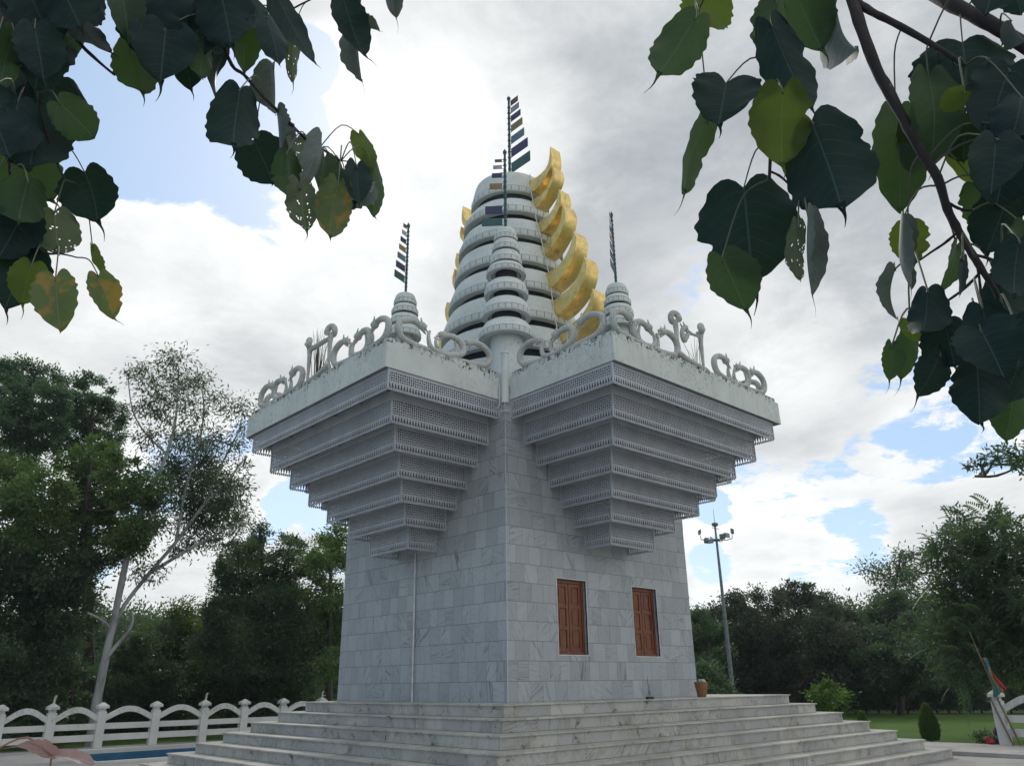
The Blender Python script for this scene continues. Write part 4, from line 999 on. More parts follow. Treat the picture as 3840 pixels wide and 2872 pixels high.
def eave_unit(fn):
    """one cantilevered side: fn(s along the wall, o outwards, z)"""
    eave = link('eave', None, temple)
    b = MB(); th = .16
    b.mbox(fn, PE, PF, .0, PD, ZB, ZB + .12, 1)
    # parapet beams, butted end to end, and a set back lip on top
    b.mbox(fn, PE, PF, PD - th, PD + .0, ZB + .121, ZT); b.mbox(fn, PE, PE + th, 0, PD - th, ZB + .121, ZT); b.mbox(fn, PF - th, PF, 0, PD - th, ZB + .121, ZT)
    b.mbox(fn, PE, PF, PD - .0005, PD + .0, ZB, ZB + .12)
    b.mbox(fn, PE - .0025, PE, -.0, PD + .0025, ZB - .001, ZB + .1205); b.mbox(fn, PF, PF + .0025, 0, PD + .0025, ZB - .001, ZB + .1205); b.mbox(fn, PE, PF, PD, PD + .0025, ZB - .001, ZB + .1205)
    i = .045
    b.mbox(fn, PE + i, PF - i, PD - th - .1, PD - i, ZT, ZL); b.mbox(fn, PE + i, PE + th + .1, 0, PD - th - .1, ZT, ZL); b.mbox(fn, PF - th - .1, PF - i, 0, PD - th - .1, ZT, ZL)
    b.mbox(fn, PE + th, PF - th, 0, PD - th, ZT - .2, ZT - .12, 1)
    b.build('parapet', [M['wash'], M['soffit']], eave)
    for k in range(7):
        e, F, d, zb = EK[k], FK[k], DK[k], ZK[k]; zt = ZB - .001 if k == 0 else ZK[k - 1] + .175
        b = MB()
        jali_panel(b, lambda s, z: fn(s, d, z), e, F, zb, zt)
        jali_panel(b, lambda s, z: fn(e, s, z), .012, d - .001, zb, zt)
        jali_panel(b, lambda s, z: fn(F, s, z), .012, d - .001, zb, zt)
        n0 = len(b.f)
        skirt = b.build('lattice_skirt', [M['jali']], eave)
        so_ = skirt.modifiers.new('thick', 'SOLIDIFY'); so_.thickness = .008; so_.offset = 0
        b = MB(); g = .014
        for (s, o) in ((e, d), (F, d)): b.mbox(fn, s - g, s + g, o - g, o + g, zb + .03, zt - .002)
        b.mbox(fn, e - .005, F + .005, d - .008, d + .007, zb + .040, zb + .049); b.mbox(fn, e - .007, e + .008, .0, d - .009, zb + .040, zb + .049); b.mbox(fn, F - .008, F + .007, .0, d - .009, zb + .040, zb + .049)
        for s in (e, F): b.mbox(fn, s - g, s + g, .0, .03, zb + .03, zt - .002)
        b.build('skirt_frame', M['jali'], eave)
        if k < 6:                                   # flat soffit ring that closes the gap to the next, smaller tier
            e2, F2, d2 = EK[k + 1], FK[k + 1], DK[k + 1]; z = zb + .175
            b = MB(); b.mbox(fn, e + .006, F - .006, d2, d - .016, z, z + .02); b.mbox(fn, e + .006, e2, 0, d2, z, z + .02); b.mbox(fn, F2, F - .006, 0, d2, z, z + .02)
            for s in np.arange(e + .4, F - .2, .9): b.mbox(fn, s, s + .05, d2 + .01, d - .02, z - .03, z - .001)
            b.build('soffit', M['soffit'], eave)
    return eave
UNITS = [lambda s, o, z: (s, -o, z), lambda s, o, z: (-o, s, z), lambda s, o, z: (WX + o, s, z), lambda s, o, z: (s, WY + o, z)]
for fn in UNITS: eave_unit(fn)
# ------------------------------------------------------------------ spire with rings and gilded fins
AX = (2.74, 2.74)
spire = link('spire', None, temple)
def ring_mesh(c, rho, zl, zt, rt_, band, nplate, rcore, seg=64, dome=.8):
    b = MB(); H = zt - zl; pr = [(rcore, zt - .015), (rt_ * .7, zt - .004), (rt_ * .93, zt - .006)]
    for k in range(7):
        a = k / 6; pr.append((rt_ + (rho - rt_) * a ** dome, zt - .02 - a * (H - band - .03)))
    pr += [(rho, zl + band), (rho, zl), (rho - min(.18, rho * .22), zl - .005), (rho - min(.2, rho * .24), zl + .03), (rcore, zl + .05)]
    b.lathe(pr, c, seg)
    hb = band * .86
    for i in range(nplate):
        a0, a1 = 2 * PI * (i + .04) / nplate, 2 * PI * (i + .96) / nplate
        b.lathe([(rho - .01, zl + band), (rho + .014, zl + band - .004), (rho + .014, zl + band - hb), (rho - .01, zl + band - hb - .002)], c, 3, 0, a0, a1)
    b.lathe([(rho + .002, zl + band + .012), (rho + .002, zl + .004)], c, seg, 1); b.lathe([(rho + .001, zl + .012), (rho + .012, zl + .012), (rho + .012, zl - .012), (rho - .01, zl - .012)], c, seg)
    return b
LIP = [(1.04, 13.45), (1.235, 12.72), (1.36, 11.95), (1.46, 11.17), (1.60, 10.38), (1.775, 9.52), (1.94, 8.70), (2.1, 7.93)]
TOP = [(.93, 14.12), (1.03, 13.24), (1.22, 12.51), (1.345, 11.76), (1.445, 10.98), (1.58, 10.19), (1.75, 9.32), (1.91, 8.48)]
for (ro, zl), (rt_, zt) in zip(LIP, TOP):
    ring_mesh(AX, ro, zl, zt, rt_, .15, round(ro * 32), ro * .72 if zl < 13 else .02).build('ring', [M['wash2'], M['grout']], spire, .5)
b = MB(); b.lathe([(.9, 13.6), (.9, 13.0), (1.12, 12.3), (1.25, 11.5), (1.33, 10.6), (1.47, 9.8), (1.62, 9.0), (1.78, 8.2), (1.85, 7.0)], AX, 48); b.build('core', M['dark'], spire, .5)  # painted near-black as the shade in the gaps between rings
FIN = {1: ([(1.68, 13.85), (1.4, 13.82), (1.13, 13.91), (1.01, 14.12), (.96, 14.48)], [(.915, 14.16), (.95, 13.90), (1.14, 13.66), (1.41, 13.5), (1.66, 13.45)]),
 2: ([(1.6, 13.21), (1.33, 13.2), (1.11, 13.32), (.94, 13.52), (.89, 13.82)], [(.835, 13.62), (.885, 13.43), (1.07, 13.19), (1.3, 13.02), (1.55, 12.9)]),
 3: ([(1.47, 12.45), (1.19, 12.45), (.97, 12.56), (.81, 12.75), (.71, 13.04)], [(.645, 12.82), (.67, 12.62), (.8, 12.41), (1.02, 12.23), (1.33, 12.12)]),
 4: ([(1.3, 11.73), (1.0, 11.84), (.76, 12.03), (.66, 12.27), (.62, 12.56)], [(.535, 12.34), (.54, 12.13), (.66, 11.87), (.88, 11.64), (1.23, 11.42)]),
 5: ([(1.1, 10.89), (.79, 10.94), (.54, 11.12), (.37, 11.37), (.3, 11.64)], [(.22, 11.44), (.235, 11.22), (.35, 10.96), (.6, 10.69), (1.04, 10.47)]),
 6: ([(1.03, 10.08), (.67, 10.12), (.34, 10.29), (.12, 10.53), (-.01, 10.8)], [(-.06, 10.55), (0., 10.3), (.16, 10.05), (.45, 9.82), (.95, 9.65)]),
 7: ([(.89, 9.26), (.52, 9.26), (.17, 9.37), (-.07, 9.59), (-.2, 9.9)], [(-.24, 9.69), (-.18, 9.44), (-.01, 9.2), (.27, 9.0), (.85, 8.9)])}
def smooth_line(P, n=14):
    P = [Vector((p[0], p[1], 0)) for p in P]; o = []
    for i in range(len(P) - 1):
        a = P[max(0, i - 1)]; b_, c = P[i], P[i + 1]; d = P[min(len(P) - 1, i + 2)]
        for k in range(n // 4):
            t = k / (n // 4); o.append(.5 * ((2 * b_) + (c - a) * t + (2 * a - 5 * b_ + 4 * c - d) * t * t + (3 * b_ - a - 3 * c + d) * t ** 3))
    o.append(P[-1]); return [(p.x, p.y) for p in o]
for sg in (0, 1):
    for k, (uu, ll) in FIN.items():
        root = AX[1] - 1.0; wd = .36 if k < 4 else .42
        U = smooth_line([(root + .2, uu[0][1] - .02)] + uu); L_ = smooth_line(ll + [(root + .2, ll[-1][1] + .02)])[::-1]
        n = min(len(U), len(L_)); U = U[-n:] if len(U) > n else U; L_ = L_[-n:] if len(L_) > n else L_
        b = MB(); x0 = 2.52; x1 = x0 + wd
        fy = (lambda y: y) if sg == 0 else (lambda y: 2 * AX[1] - y)
        v = []
        for i in range(n):
            t = i / (n - 1); bulge = .02 * math.sin(t * PI)
            (ya, za), (yb, zb_) = U[i], L_[i]
            v += [(x0, fy(ya), za), (x0 - bulge, fy((ya + yb) / 2), (za + zb_) / 2), (x0, fy(yb), zb_), (x1, fy(yb), zb_), (x1 + bulge, fy((ya + yb) / 2), (za + zb_) / 2), (x1, fy(ya), za)]
        f = []
        for i in range(n - 1):
            for j in range(6): f.append((i * 6 + j, i * 6 + (j + 1) % 6, (i + 1) * 6 + (j + 1) % 6, (i + 1) * 6 + j))
        f.append(tuple((n - 1) * 6 + j for j in range(6))); b.add(v, f)
        b.build('gilded_fin', M['gold'], spire, .5)
b = MB(); b.tube([(2.6, 1.8, 14.12), (2.55, 1.72, 13.9), (2.5, 1.68, 13.5), (2.47, 1.56, 12.98), (2.44, 1.47, 12.56), (2.47, 1.4, 12.18), (2.49, 1.33, 11.8), (2.52, 1.27, 11.37), (2.57, 1.18, 10.8), (2.52, 1.07, 10.17), (2.48, .97, 9.6), (2.44, .85, 9.17), (2.46, .8, 8.7), (2.5, .78, 7.9)], .014, 6)
b.build('rope', M['pipe'], spire, .8)
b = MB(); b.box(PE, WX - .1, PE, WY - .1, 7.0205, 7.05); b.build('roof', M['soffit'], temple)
# ------------------------------------------------------------------ small stupas on the roof
def stupa(c, rings, zfoot, rneck):
    s = link('roof_stupa', None, temple)
    for i, (ro, zl, rt_, zt) in enumerate(rings):
        bd = .085 if i < 4 else .115
        bm = ring_mesh(c, ro, zl, zt, rt_, bd, max(16, round(ro * 46)), .02 if i == 0 else ro * .55, 40, .62)
        bm.build('ring', [M['wash2'], M['grout']], s, .5)
    b = MB(); zt0 = rings[0][1]; zl = rings[-1][1]
    b.lathe([(rings[0][0] * .62, zt0 + .05), (rings[-1][0] * .62, zl + .05)], c, 24); b.build('core', M['dark'], s, .5)  # core colour carries the dark of the gaps between rings
    b = MB(); b.lathe([(rneck, zl + .06), (rneck, zfoot)], c, 32); b.build('neck', M['wash2'], s, .5)
    return s
stupa((.75, .75), [(.254, 10.84, .21, 11.12), (.297, 10.555, .25, 10.82), (.34, 10.23, .29, 10.51), (.428, 9.955, .34, 10.19), (.467, 9.44, .36, 9.78), (.517, 8.93, .40, 9.31), (.588, 8.40, .42, 8.80)], 7.03, .345)
SIDE = [(.245, 9.59, .2, 9.84), (.288, 9.35, .245, 9.56), (.325, 9.08, .285, 9.30), (.37, 8.78, .315, 9.03)]
stupa((-.52, 2.75), SIDE, 6.9, .2); stupa((2.75, -.7), SIDE, 6.9, .2)
# ------------------------------------------------------------------ flag masts
def mast(c, z0, z1, r, flags, dirn, label):
    o = thing('flag_mast', label, 'flag mast', (c[0], c[1], z0), 'flag masts on the temple roof')
    b = MB(); H = z1 - z0; b.tube([(0, 0, -.05), (0, 0, H - .12)], [r, r * .8], 10)
    for k in range(len(flags) * 2):
        z = .12 * H + k * (H * .82) / (len(flags) * 2); b.lathe([(r * .8, z - .012), (r * 1.16, z - .008), (r * 1.16, z + .008), (r * .8, z + .012)], (0, 0), 10)
    b.build('pole', M['pole'], o, .6)
    b = MB(); b.lathe([(r * .8, H - .13), (r * 1.25, H - .1), (r * 1.35, H - .05), (r * .9, H - .02), (r * .4, H), (0, H + .05)], (0, 0), 10); b.build('finial', M['pole'], o, .6)
    d = Vector(dirn).normalized(); nn = Vector((-d.y, d.x, 0))
    for (zc, ln, ht, col) in flags:
        b = MB(); a = d * (r + .035); e = d * (r + .035 + ln); t = .006
        v = []
        for s in (-1, 1):
            for p, z in ((a, zc - ht / 2), (e, zc - ht / 2), (e, zc + ht / 2), (a, zc + ht / 2)): v.append((p.x + nn.x * t * s, p.y + nn.y * t * s, z - z0))
        b.add(v, [(0, 1, 2, 3), (7, 6, 5, 4), (0, 4, 5, 1), (1, 5, 6, 2), (2, 6, 7, 3), (3, 7, 4, 0)])
        for zz in (zc - ht / 2, zc + ht / 2): b.tube([(0, 0, zz - z0), (e.x, e.y, zz - z0)], .007, 5)
        b.tube([(e.x, e.y, zc - ht / 2 - z0), (e.x, e.y, zc + ht / 2 - z0)], .007, 5)
        b.build('flag', M['f_' + col], o)
    return o
cols = ['maroon', 'grey', 'navy', 'ochre', 'steel', 'navy', 'teal']
def fl(z1, z0, l1, l0, h1, h0):
    o = []
    for k in range(7):
        t = k / 6; o.append((z1 + (z0 - z1) * (t * .82 + .18 * t * t), l1 + (l0 - l1) * t, h1 + (h0 - h1) * t, cols[k]))
    return o
mast(AX, 14.09, 17.37, .042, [(17.08, .30, .18, 'maroon'), (16.82, .34, .19, 'grey'), (16.53, .40, .2, 'navy'), (16.19, .47, .23, 'ochre'), (15.79, .53, .25, 'steel'), (15.36, .66, .29, 'navy'), (14.86, .74, .32, 'teal')], (0, -1, 0), 'tallest green mast with seven flags, on top of the ringed spire')
mast((.75, .75), 11.11, 13.33, .036, [(13.03, .16, .07, 'maroon'), (12.85, .2, .095, 'grey'), (12.62, .23, .12, 'navy'), (12.32, .28, .15, 'ochre'), (11.68, .385, .2, 'navy'), (11.36, .46, .19, 'teal')], (-.7, .71, 0), 'green mast with flags on the front stupa before the spire')
mast((-.52, 2.75), 9.83, 11.74, .030, fl(11.6, 10.22, .12, .36, .09, .17), (-.95, -.3, 0), 'slim mast with slanting flags on the left roof stupa')
mast((2.75, -.7), 9.83, 11.76, .030, fl(11.58, 10.2, .15, .40, .10, .18), (-.88, -.46, 0), 'slim mast with narrow flags on the right roof stupa')
# ------------------------------------------------------------------ serpent railings
def crv(P, n=5):
    P = [Vector(p) for p in P]; o = []
    for i in range(len(P) - 1):
        a = P[max(0, i - 1)]; b_, c = P[i], P[i + 1]; d = P[min(len(P) - 1, i + 2)]
        for k in range(n):
            t = k / n; o.append(.5 * ((2 * b_) + (c - a) * t + (2 * a - 5 * b_ + 4 * c - d) * t * t + (3 * b_ - a - 3 * c + d) * t ** 3))
    o.append(P[-1]); return o
def serpent(parent, place, pts, r=.062, head=True):
    """pts: (along, up, sideways); the last point is the snout"""
    P = crv(pts); n = len(P); rad = []
    for i in range(n):
        t = i / (n - 1); q = r * min(1, .35 + t * 2.4)
        if head:
            k = (n - 1 - i)
            if k < 5: q = r * [.5, .95, 1.25, 1.3, 1.05][k]
            elif k < 9: q = r * .9
        rad.append(q)
    b = MB(); b.tube([place(*p) for p in P], rad, 10)
    if head:
        s, h = P[-1], P[-5]; d = (s - h).normalized(); upv = Vector((-d.y, d.x, 0)); upv = upv if upv.y > 0 else -upv
        for sd_ in (-1, 1):
            q = h + Vector((0, 0, sd_ * r * .7)) + upv * r * .6
            b.tube([place(*q), place(*(q + upv * .05 - d * .045)), place(*(q + upv * .085 - d * .05))], [.02, .014, .003], 6)
            q = P[-2] + Vector((0, 0, sd_ * r * .5)) + upv * r * .7; b.tube([place(*q), place(*(q + upv * .03))], [.018, .006], 6)
        q = P[-3] - upv * r * .9; b.tube([place(*q), place(*(q + d * .07 - upv * .02)), place(*(q + d * .12 - upv * .035))], [.03, .022, .008], 6)
        b.tube([place(*s), place(*(s + d * .05 - upv * .02)), place(*(s + d * .13 - upv * .05))], [.022, .014, .012], 6)
    return b.build('serpent', M['scale'], parent, 1.2)
def triple(parent, place, L, mid=1):
    k = L / 2.4; H = .50
    def S(pts, flip=False): return [((L - a * k if flip else a * k), h, z) for a, h, z in pts]
    c1 = [(1.42, .42, .0), (1.46, .22, .02), (1.3, .07, .03), (.9, .05, .0), (.5, .07, 0), (.2, .12, 0), (.07, .28, 0), (.12, .44, 0), (.32, .53, 0), (.52, .53, 0), (.70, .46, 0)]
    serpent(parent, place, S(c1)); serpent(parent, place, S([(a, h, -z) for a, h, z in c1], True))
    m = [(.78, .44, -.03), (.74, .3, -.04), (.8, .12, -.04), (1.0, .06, -.03), (1.3, .08, -.03), (1.56, .18, -.03), (1.62, .32, -.02), (1.52, .46, 0), (1.36, .5, 0), (1.2, .48, 0), (1.02, .43, 0)]
    serpent(parent, place, S(m, mid < 0))
PG = .82
def gate_posts(parent, place, s0, bar=False):
    for k, sgn in ((0, -1), (PG, 1)):
        c = s0 + k
        pts = [(c, -.02, 0), (c, .35, 0), (c, .68, 0), (c + sgn * .02, .84, 0)]
        for j in range(8):
            a = -PI / 2 + j * PI / 3.6; rr = .105 - j * .007
            pts.append((c + sgn * (.02 + rr * math.sin(a + PI / 2)) , .88 + rr * .9 - rr * math.cos(a + PI / 2), .02 * j - .05))
        serpent(parent, place, pts, .06, False)
    serpent(parent, place, [(s0 - .16, .05, .03), (s0 - .1, .16, .05), (s0, .14, .06), (s0 + .3, .13, 0), (s0 + PG - .02, .12, -.05), (s0 + PG + .12, .1, -.04), (s0 + PG + .16, .02, 0)], .058, False)
    if bar: serpent(parent, place, [(s0 - .03, .80, 0), (s0 + .2, .79, .01), (s0 + .5, .79, .01), (s0 + PG, .80, 0)], .05, False)
    else: serpent(parent, place, [(s0 + PG - .06, .76, .0), (s0 + .42, .74, .01), (s0 + .28, .6, .03), (s0 + .18, .5, .04), (s0 + .12, .62, .05), (s0 + .17, .76, .05), (s0 + .3, .78, .05)], .05, True)
IN = .15
def railings(fn, texts, side=0):
    LO = PF - PE - 2 * IN
    def pl_out(a, h, z): return fn(PE + IN + a, PD - IN + z, ZL - .01 + h)
    def pl_near(a, h, z): return fn(PE + IN + z, PD - IN - .1 - a, ZL - .01 + h)
    def pl_far(a, h, z): return fn(PF - IN + z, PD - IN - .1 - a, ZL - .01 + h)
    o = thing('serpent_railing', texts[0], 'railing', fn(PE + IN, PD - IN, ZL), 'serpent railings on the parapets')
    G = (LO - 1.0) / 2
    n0 = len(o.children)
    triple(o, pl_out, G - .06, -1); gate_posts(o, pl_out, (1.98 if side == 0 else 2.15), side == 1); triple(o, lambda a, h, z: pl_out(a + LO - G + .06, h, z), G - .06, 1)
    for ch in o.children: keep(ch, o)
    for pl, tx in ((pl_near, texts[1]), (pl_far, texts[2])):
        if tx is None: continue
        o = thing('serpent_railing', tx, 'railing', pl(0, 0, 0), 'serpent railings on the parapets')
        triple(o, pl, PD - IN - .16, -1 if side == 0 else 1)
        for ch in o.children: keep(ch, o)
railings(UNITS[0], ('scaly white serpent railing along the right eave, with two coiled posts', 'serpent railing from the notch to the right eave corner, fins behind it', 'short far run of serpents at the right end of the right eave'), 0)
railings(UNITS[1], ('scaly white serpent railing along the left eave, tall dry grass behind it', 'serpent railing from the left eave corner down to the central notch', 'short far run of serpents at the left end of the left eave'), 1)
# dry grass growing on the parapets
def tuft(label, base, n, h, seed):
    rd = random.Random(seed); o = thing('dry_grass', label, 'grass tuft', base); b = MB()
    for i in range(n):
        a = rd.uniform(0, 2 * PI); q = rd.uniform(.0, .10); ln = h * rd.uniform(.45, 1.); sp = rd.uniform(.02, .22)
        p = [(q * math.cos(a), q * math.sin(a), -.04), (q * math.cos(a) + sp * .3 * math.cos(a), q * math.sin(a) + sp * .3 * math.sin(a), ln * .55), (q * math.cos(a) + sp * math.cos(a), q * math.sin(a) + sp * math.sin(a), ln)]
        b.tube(p, [.008, .006, .002], 4)
    b.build('blades', M['drygrass'], o); return o
M['drygrass'] = plain('dry_grass', (.10, .085, .055), .8, bump=0)
tuft('tall dry grass tuft growing on the left eave between coiled posts', (-2.35, 3.12, ZL), 26, 1.35, 3); tuft('thin dry grass stalks between the coiled posts of the right eave', (2.95, -2.4, ZL), 7, .95, 4)
# ------------------------------------------------------------------ things on the platform
M['basket'] = plain('woven_basket', (.30, .15, .07), .8, var=.3, scale=30., bump=.6)
M['paper'] = plain('crumpled_paper', (.6, .58, .55), .9, bump=0); M['iron'] = plain('black_iron', (.02, .02, .022), .6, bump=0)
o = thing('waste_basket', 'brown tapered waste basket full of paper beside the temple corner', 'basket', (4.54, -.715, ZP))
b = MB(); pr = [(0, .002), (.08, .002), (.095, .1), (.118, .2), (.13, .265), (.138, .27), (.138, .283), (.124, .283), (.11, .2), (.085, .03), (0, .025)]; b.lathe(pr, (0, 0), 28)
for z in np.arange(.02, .26, .022): b.lathe([(.084 + z * .18, z - .006), (.09 + z * .18, z), (.084 + z * .18, z + .006)], (0, 0), 28)
b.build('shell', M['basket'], o, .8)
rd = random.Random(2); b = MB()
for i in range(7): b.blob((rd.uniform(-.06, .06), rd.uniform(-.06, .06), .27 + rd.uniform(0, .05)), (.035, .035, .03), 8, 0, rd, .35)
b.build('rubbish', M['paper'], o)
o = thing('incense_stand', 'small black iron stand with crossed wires on the platform edge', 'stand', (2.88, -.72, ZP))
b = MB(); b.box(-.085, .085, -.03, .03, .001, .04); b.build('base', M['iron'], o)
b = MB()
for p in ([(-.06, 0, .04), (-.02, 0, .14), (-.03, 0, .26)], [(.02, 0, .04), (-.02, 0, .14)], [(-.02, .01, .04), (.02, .01, .14), (.02, .01, .27)], [(.06, .01, .04), (.02, .01, .14)], [(-.03, 0, .26), (-.035, 0, .40)]): b.tube(p, .0035, 5)
b.build('wires', M['iron'], o)
# ------------------------------------------------------------------ fences
def fence(name, label, posts, y, along, zb, stubs=()):
    """posts: positions along the axis; along 'x' at constant y or 'y' at constant x"""
    P = (lambda a, c, z: (a, y + c, z)) if along == 'x' else (lambda a, c, z: (y + c, a, z))
    o = thing(name, label, 'fence', P(posts[0], 0, zb)); w_ = .115
    def bx(b, a0, a1, c0, c1, z0, z1): b.mbox(P, a0, a1, c0, c1, z0, z1)
    for i, a in enumerate(posts):
        b = MB(); bx(b, a - w_, a + w_, -w_, w_, zb - .15, zb + .98); n = .085
        bx(b, a - n, a + n, -n, n, zb + .98, zb + 1.07); c = .15
        bx(b, a - c, a + c, -c, c, zb + 1.07, zb + 1.14)
        v = [P(a - c, -c, zb + 1.14), P(a + c, -c, zb + 1.14), P(a + c, c, zb + 1.14), P(a - c, c, zb + 1.14), P(a - .03, -.03, zb + 1.235), P(a + .03, -.03, zb + 1.235), P(a + .03, .03, zb + 1.235), P(a - .03, .03, zb + 1.235)]
        b.add(v, [(0, 1, 5, 4), (1, 2, 6, 5), (2, 3, 7, 6), (3, 0, 4, 7), (4, 5, 6, 7)])
        post = b.build('post', M['fence'], o); keep(post, o)
        if i in stubs:
            b = MB(); b.tube([P(a, 0, zb + 1.2), P(a + .02, 0, zb + 1.42)], .032, 8); b.tube([P(a + .01, 0, zb + 1.41), P(a + .06, 0, zb + 1.43)], .03, 8)
            b.build('stub', M['stub'], post)
    for a0, a1 in zip(posts, posts[1:]):
        s = 1 if a1 > a0 else -1; e0, e1 = a0 + s * w_, a1 - s * w_
        for z0, z1 in ((.19, .36), (.50, .66)):
            b = MB(); bx(b, min(e0, e1), max(e0, e1), -.055, .055, zb + z0, zb + z1); keep(b.build('rail', M['fence'], o), o)
        b = MB(); N = 14; v = []; f = []
        for k in range(N + 1):
            t = k / N; a = e0 + (e1 - e0) * t; z = zb + .80 + .245 * math.sin(PI * t) ** 1.15
            for c in (-.065, .065):
                for dz in (-.08, .08): v.append(P(a, c, z + dz))
        for k in range(N):
            q = k * 4
            for i, j in ((0, 1), (1, 3), (3, 2), (2, 0)): f.append((q + i, q + j, q + 4 + j, q + 4 + i))
        b.add(v, f); keep(b.build('arched_rail', M['fence'], o, .5), o)
    return o
M['stub'] = plain('raw_pipe_stub', (.45, .42, .34), .7, bump=0)
fence('white_fence', 'white concrete fence with arched top rails behind the blue pool', [-5.5, -4.11, -2.83, -1.49, .08, 1.606, 2.947, 4.355, 5.84, 7.3], 16.4, 'x', .0, (2, 5, 8))
fence('white_fence', 'white concrete fence end post with flag pole, beside the right lawn', [-3.27, -4.75, -6.2, -7.7], 13.18, 'y', .085)
# flag pole beside the post
M['bamboo'] = plain('bamboo', (.17, .12, .075), .6, bump=0)
o = thing('flag_pole', 'thin bamboo pole with drooping prayer flag leaning on the white end post', 'flag pole', (13.05, -3.42, .085))
b = MB(); b.tube([(.06, -.18, 0), (0, .08, 1.0), (-.03, .16, 1.55), (-.08, .27, 2.1), (-.1, .36, 2.6)], [.022, .02, .017, .012, .008], 8); b.build('pole', M['bamboo'], o, .8)
for nm, c, k in (('red', (.30, .02, .03), 0), ('yellow', (.35, .25, .02), 1), ('blue', (.05, .22, .4), 2), ('green', (.05, .16, .09), 3)):
    M['pf_' + nm] = plain('prayer_flag_' + nm, c, .8, bump=0); b = MB(); N = 9; v = []
    for i in range(N):
        t = i / (N - 1); w0 = -.07 - .13 * t + .085 * k * (.35 + .65 * t) * -1 + .1
        for j in range(3):
            v.append((-.03 + .03 * math.sin(t * 7 + j + k), .20 + (.06 - k * .035) * 1 - t * (.34 - k * .11) - j * (.028 + .02 * t), 1.95 - t * (.72 + .05 * k) + .02 * math.sin(5 * t + j)))
    b.add(v, [(i * 3 + j, i * 3 + j + 1, i * 3 + j + 4, i * 3 + j + 3) for i in range(N - 1) for j in range(2)])
    cl = b.build('flag', M['pf_' + nm], o, 0); sm = cl.modifiers.new('t', 'SOLIDIFY'); sm.thickness = .006
o = thing('bamboo_stick', 'bare grey brown stick leaning along the white end post', 'stick', (13.02, -3.3, .085))
b = MB(); b.tube([(.02, -.16, 0), (0, .0, .6), (-.03, .1, 1.02)], .022, 8); b.build('stick', M['bamboo'], o)
# ------------------------------------------------------------------ crouching person and red cloth by the lawn edge
def skin_mesh(name, verts, edges, radii, mat, parent):
    me = bpy.data.meshes.new(name); me.from_pydata(verts, edges, []); me.materials.append(mat); ob = link(name, me, parent)
    m = ob.modifiers.new('skin', 'SKIN'); m.use_smooth_shade = True
    sv = me.skin_vertices[0].data
    for i, r in enumerate(radii): sv[i].radius = (r, r); sv[i].use_root = i == 0
    s = ob.modifiers.new('sub', 'SUBSURF'); s.levels = 1; s.render_levels = 2; return ob
o = thing('person', 'person in purple top and blue trousers crouching behind the white end post', 'person', (13.9, -3.02, -.06))
M['skin'] = plain('skin', (.23, .12, .08), .6, bump=0); M['purple'] = plain('purple_cloth', (.075, .03, .08), .8, bump=0); M['bluec'] = plain('blue_cloth', (.05, .13, .25), .8, bump=0); M['hair'] = plain('black_hair', (.02, .017, .016), .5, bump=0); M['orange'] = plain('orange_cloth', (.33, .13, .06), .8, bump=0); M['redc'] = plain('red_cloth', (.42, .02, .035), .7, bump=0)
# body: pelvis, spine, neck, head; arms reach down, legs folded
bv = [(0, 0, .2), (0, .02, .34), (-.02, .03, .48), (-.05, .03, .56), (-.09, .03, .64), (-.1, .03, .70), (-.02, .15, .49), (-.1, .2, .34), (-.18, .17, .2), (-.2, .16, .14), (-.02, -.1, .49), (-.1, -.15, .34), (-.2, -.08, .24), (-.22, -.06, .19), (-.02, .09, .2), (-.22, .11, .3), (-.1, .1, .06), (-.2, .1, .03), (-.02, -.09, .2), (-.22, -.1, .3), (-.1, -.1, .06), (-.2, -.1, .03)]
be = [(0, 1), (1, 2), (2, 3), (3, 4), (4, 5), (2, 6), (6, 7), (7, 8), (8, 9), (2, 10), (10, 11), (11, 12), (12, 13), (0, 14), (14, 15), (15, 16), (16, 17), (0, 18), (18, 19), (19, 20), (20, 21)]
br_ = [.11, .1, .1, .04, .075, .06, .045, .035, .027, .022, .045, .035, .027, .022, .075, .055, .04, .03, .075, .055, .04, .03]
skin_mesh('body', bv, be, br_, M['skin'], o)
skin_mesh('top', [(0, 0, .27), (0, .02, .36), (-.02, .03, .50), (-.02, .15, .495), (-.09, .195, .36), (-.02, -.1, .495), (-.09, -.145, .36)], [(0, 1), (1, 2), (2, 3), (3, 4), (2, 5), (5, 6)], [.13, .125, .115, .062, .052, .062, .052], M['purple'], o)
skin_mesh('sash', [(0, 0, .21), (0, .0, .29)], [(0, 1)], [.145, .135], M['orange'], o)
skin_mesh('trousers', [(0, 0, .19), (-.02, .1, .2), (-.22, .12, .3), (-.11, .11, .09), (-.02, -.1, .2), (-.22, -.11, .3), (-.11, -.11, .09)], [(0, 1), (1, 2), (2, 3), (0, 4), (4, 5), (5, 6)], [.125, .09, .072, .056, .09, .072, .056], M['bluec'], o)
b = MB(); b.blob((-.075, .03, .685), (.085, .085, .075), 12); b.build('hair', M['hair'], o, 0)
o.scale = (.9, .9, .9)
o = thing('red_cloth', 'crumpled bright red cloth lying on the terrace edge by the person', 'cloth', (13.2, -2.93, .085)); rd = random.Random(5)
b = MB(); b.blob((0, 0, .055), (.1, .09, .06), 12, 0, rd, .18); b.blob((-.02, .07, .12), (.05, .05, .05), 10, 0, rd, .2); b.build('folds', M['redc'], o, 0)
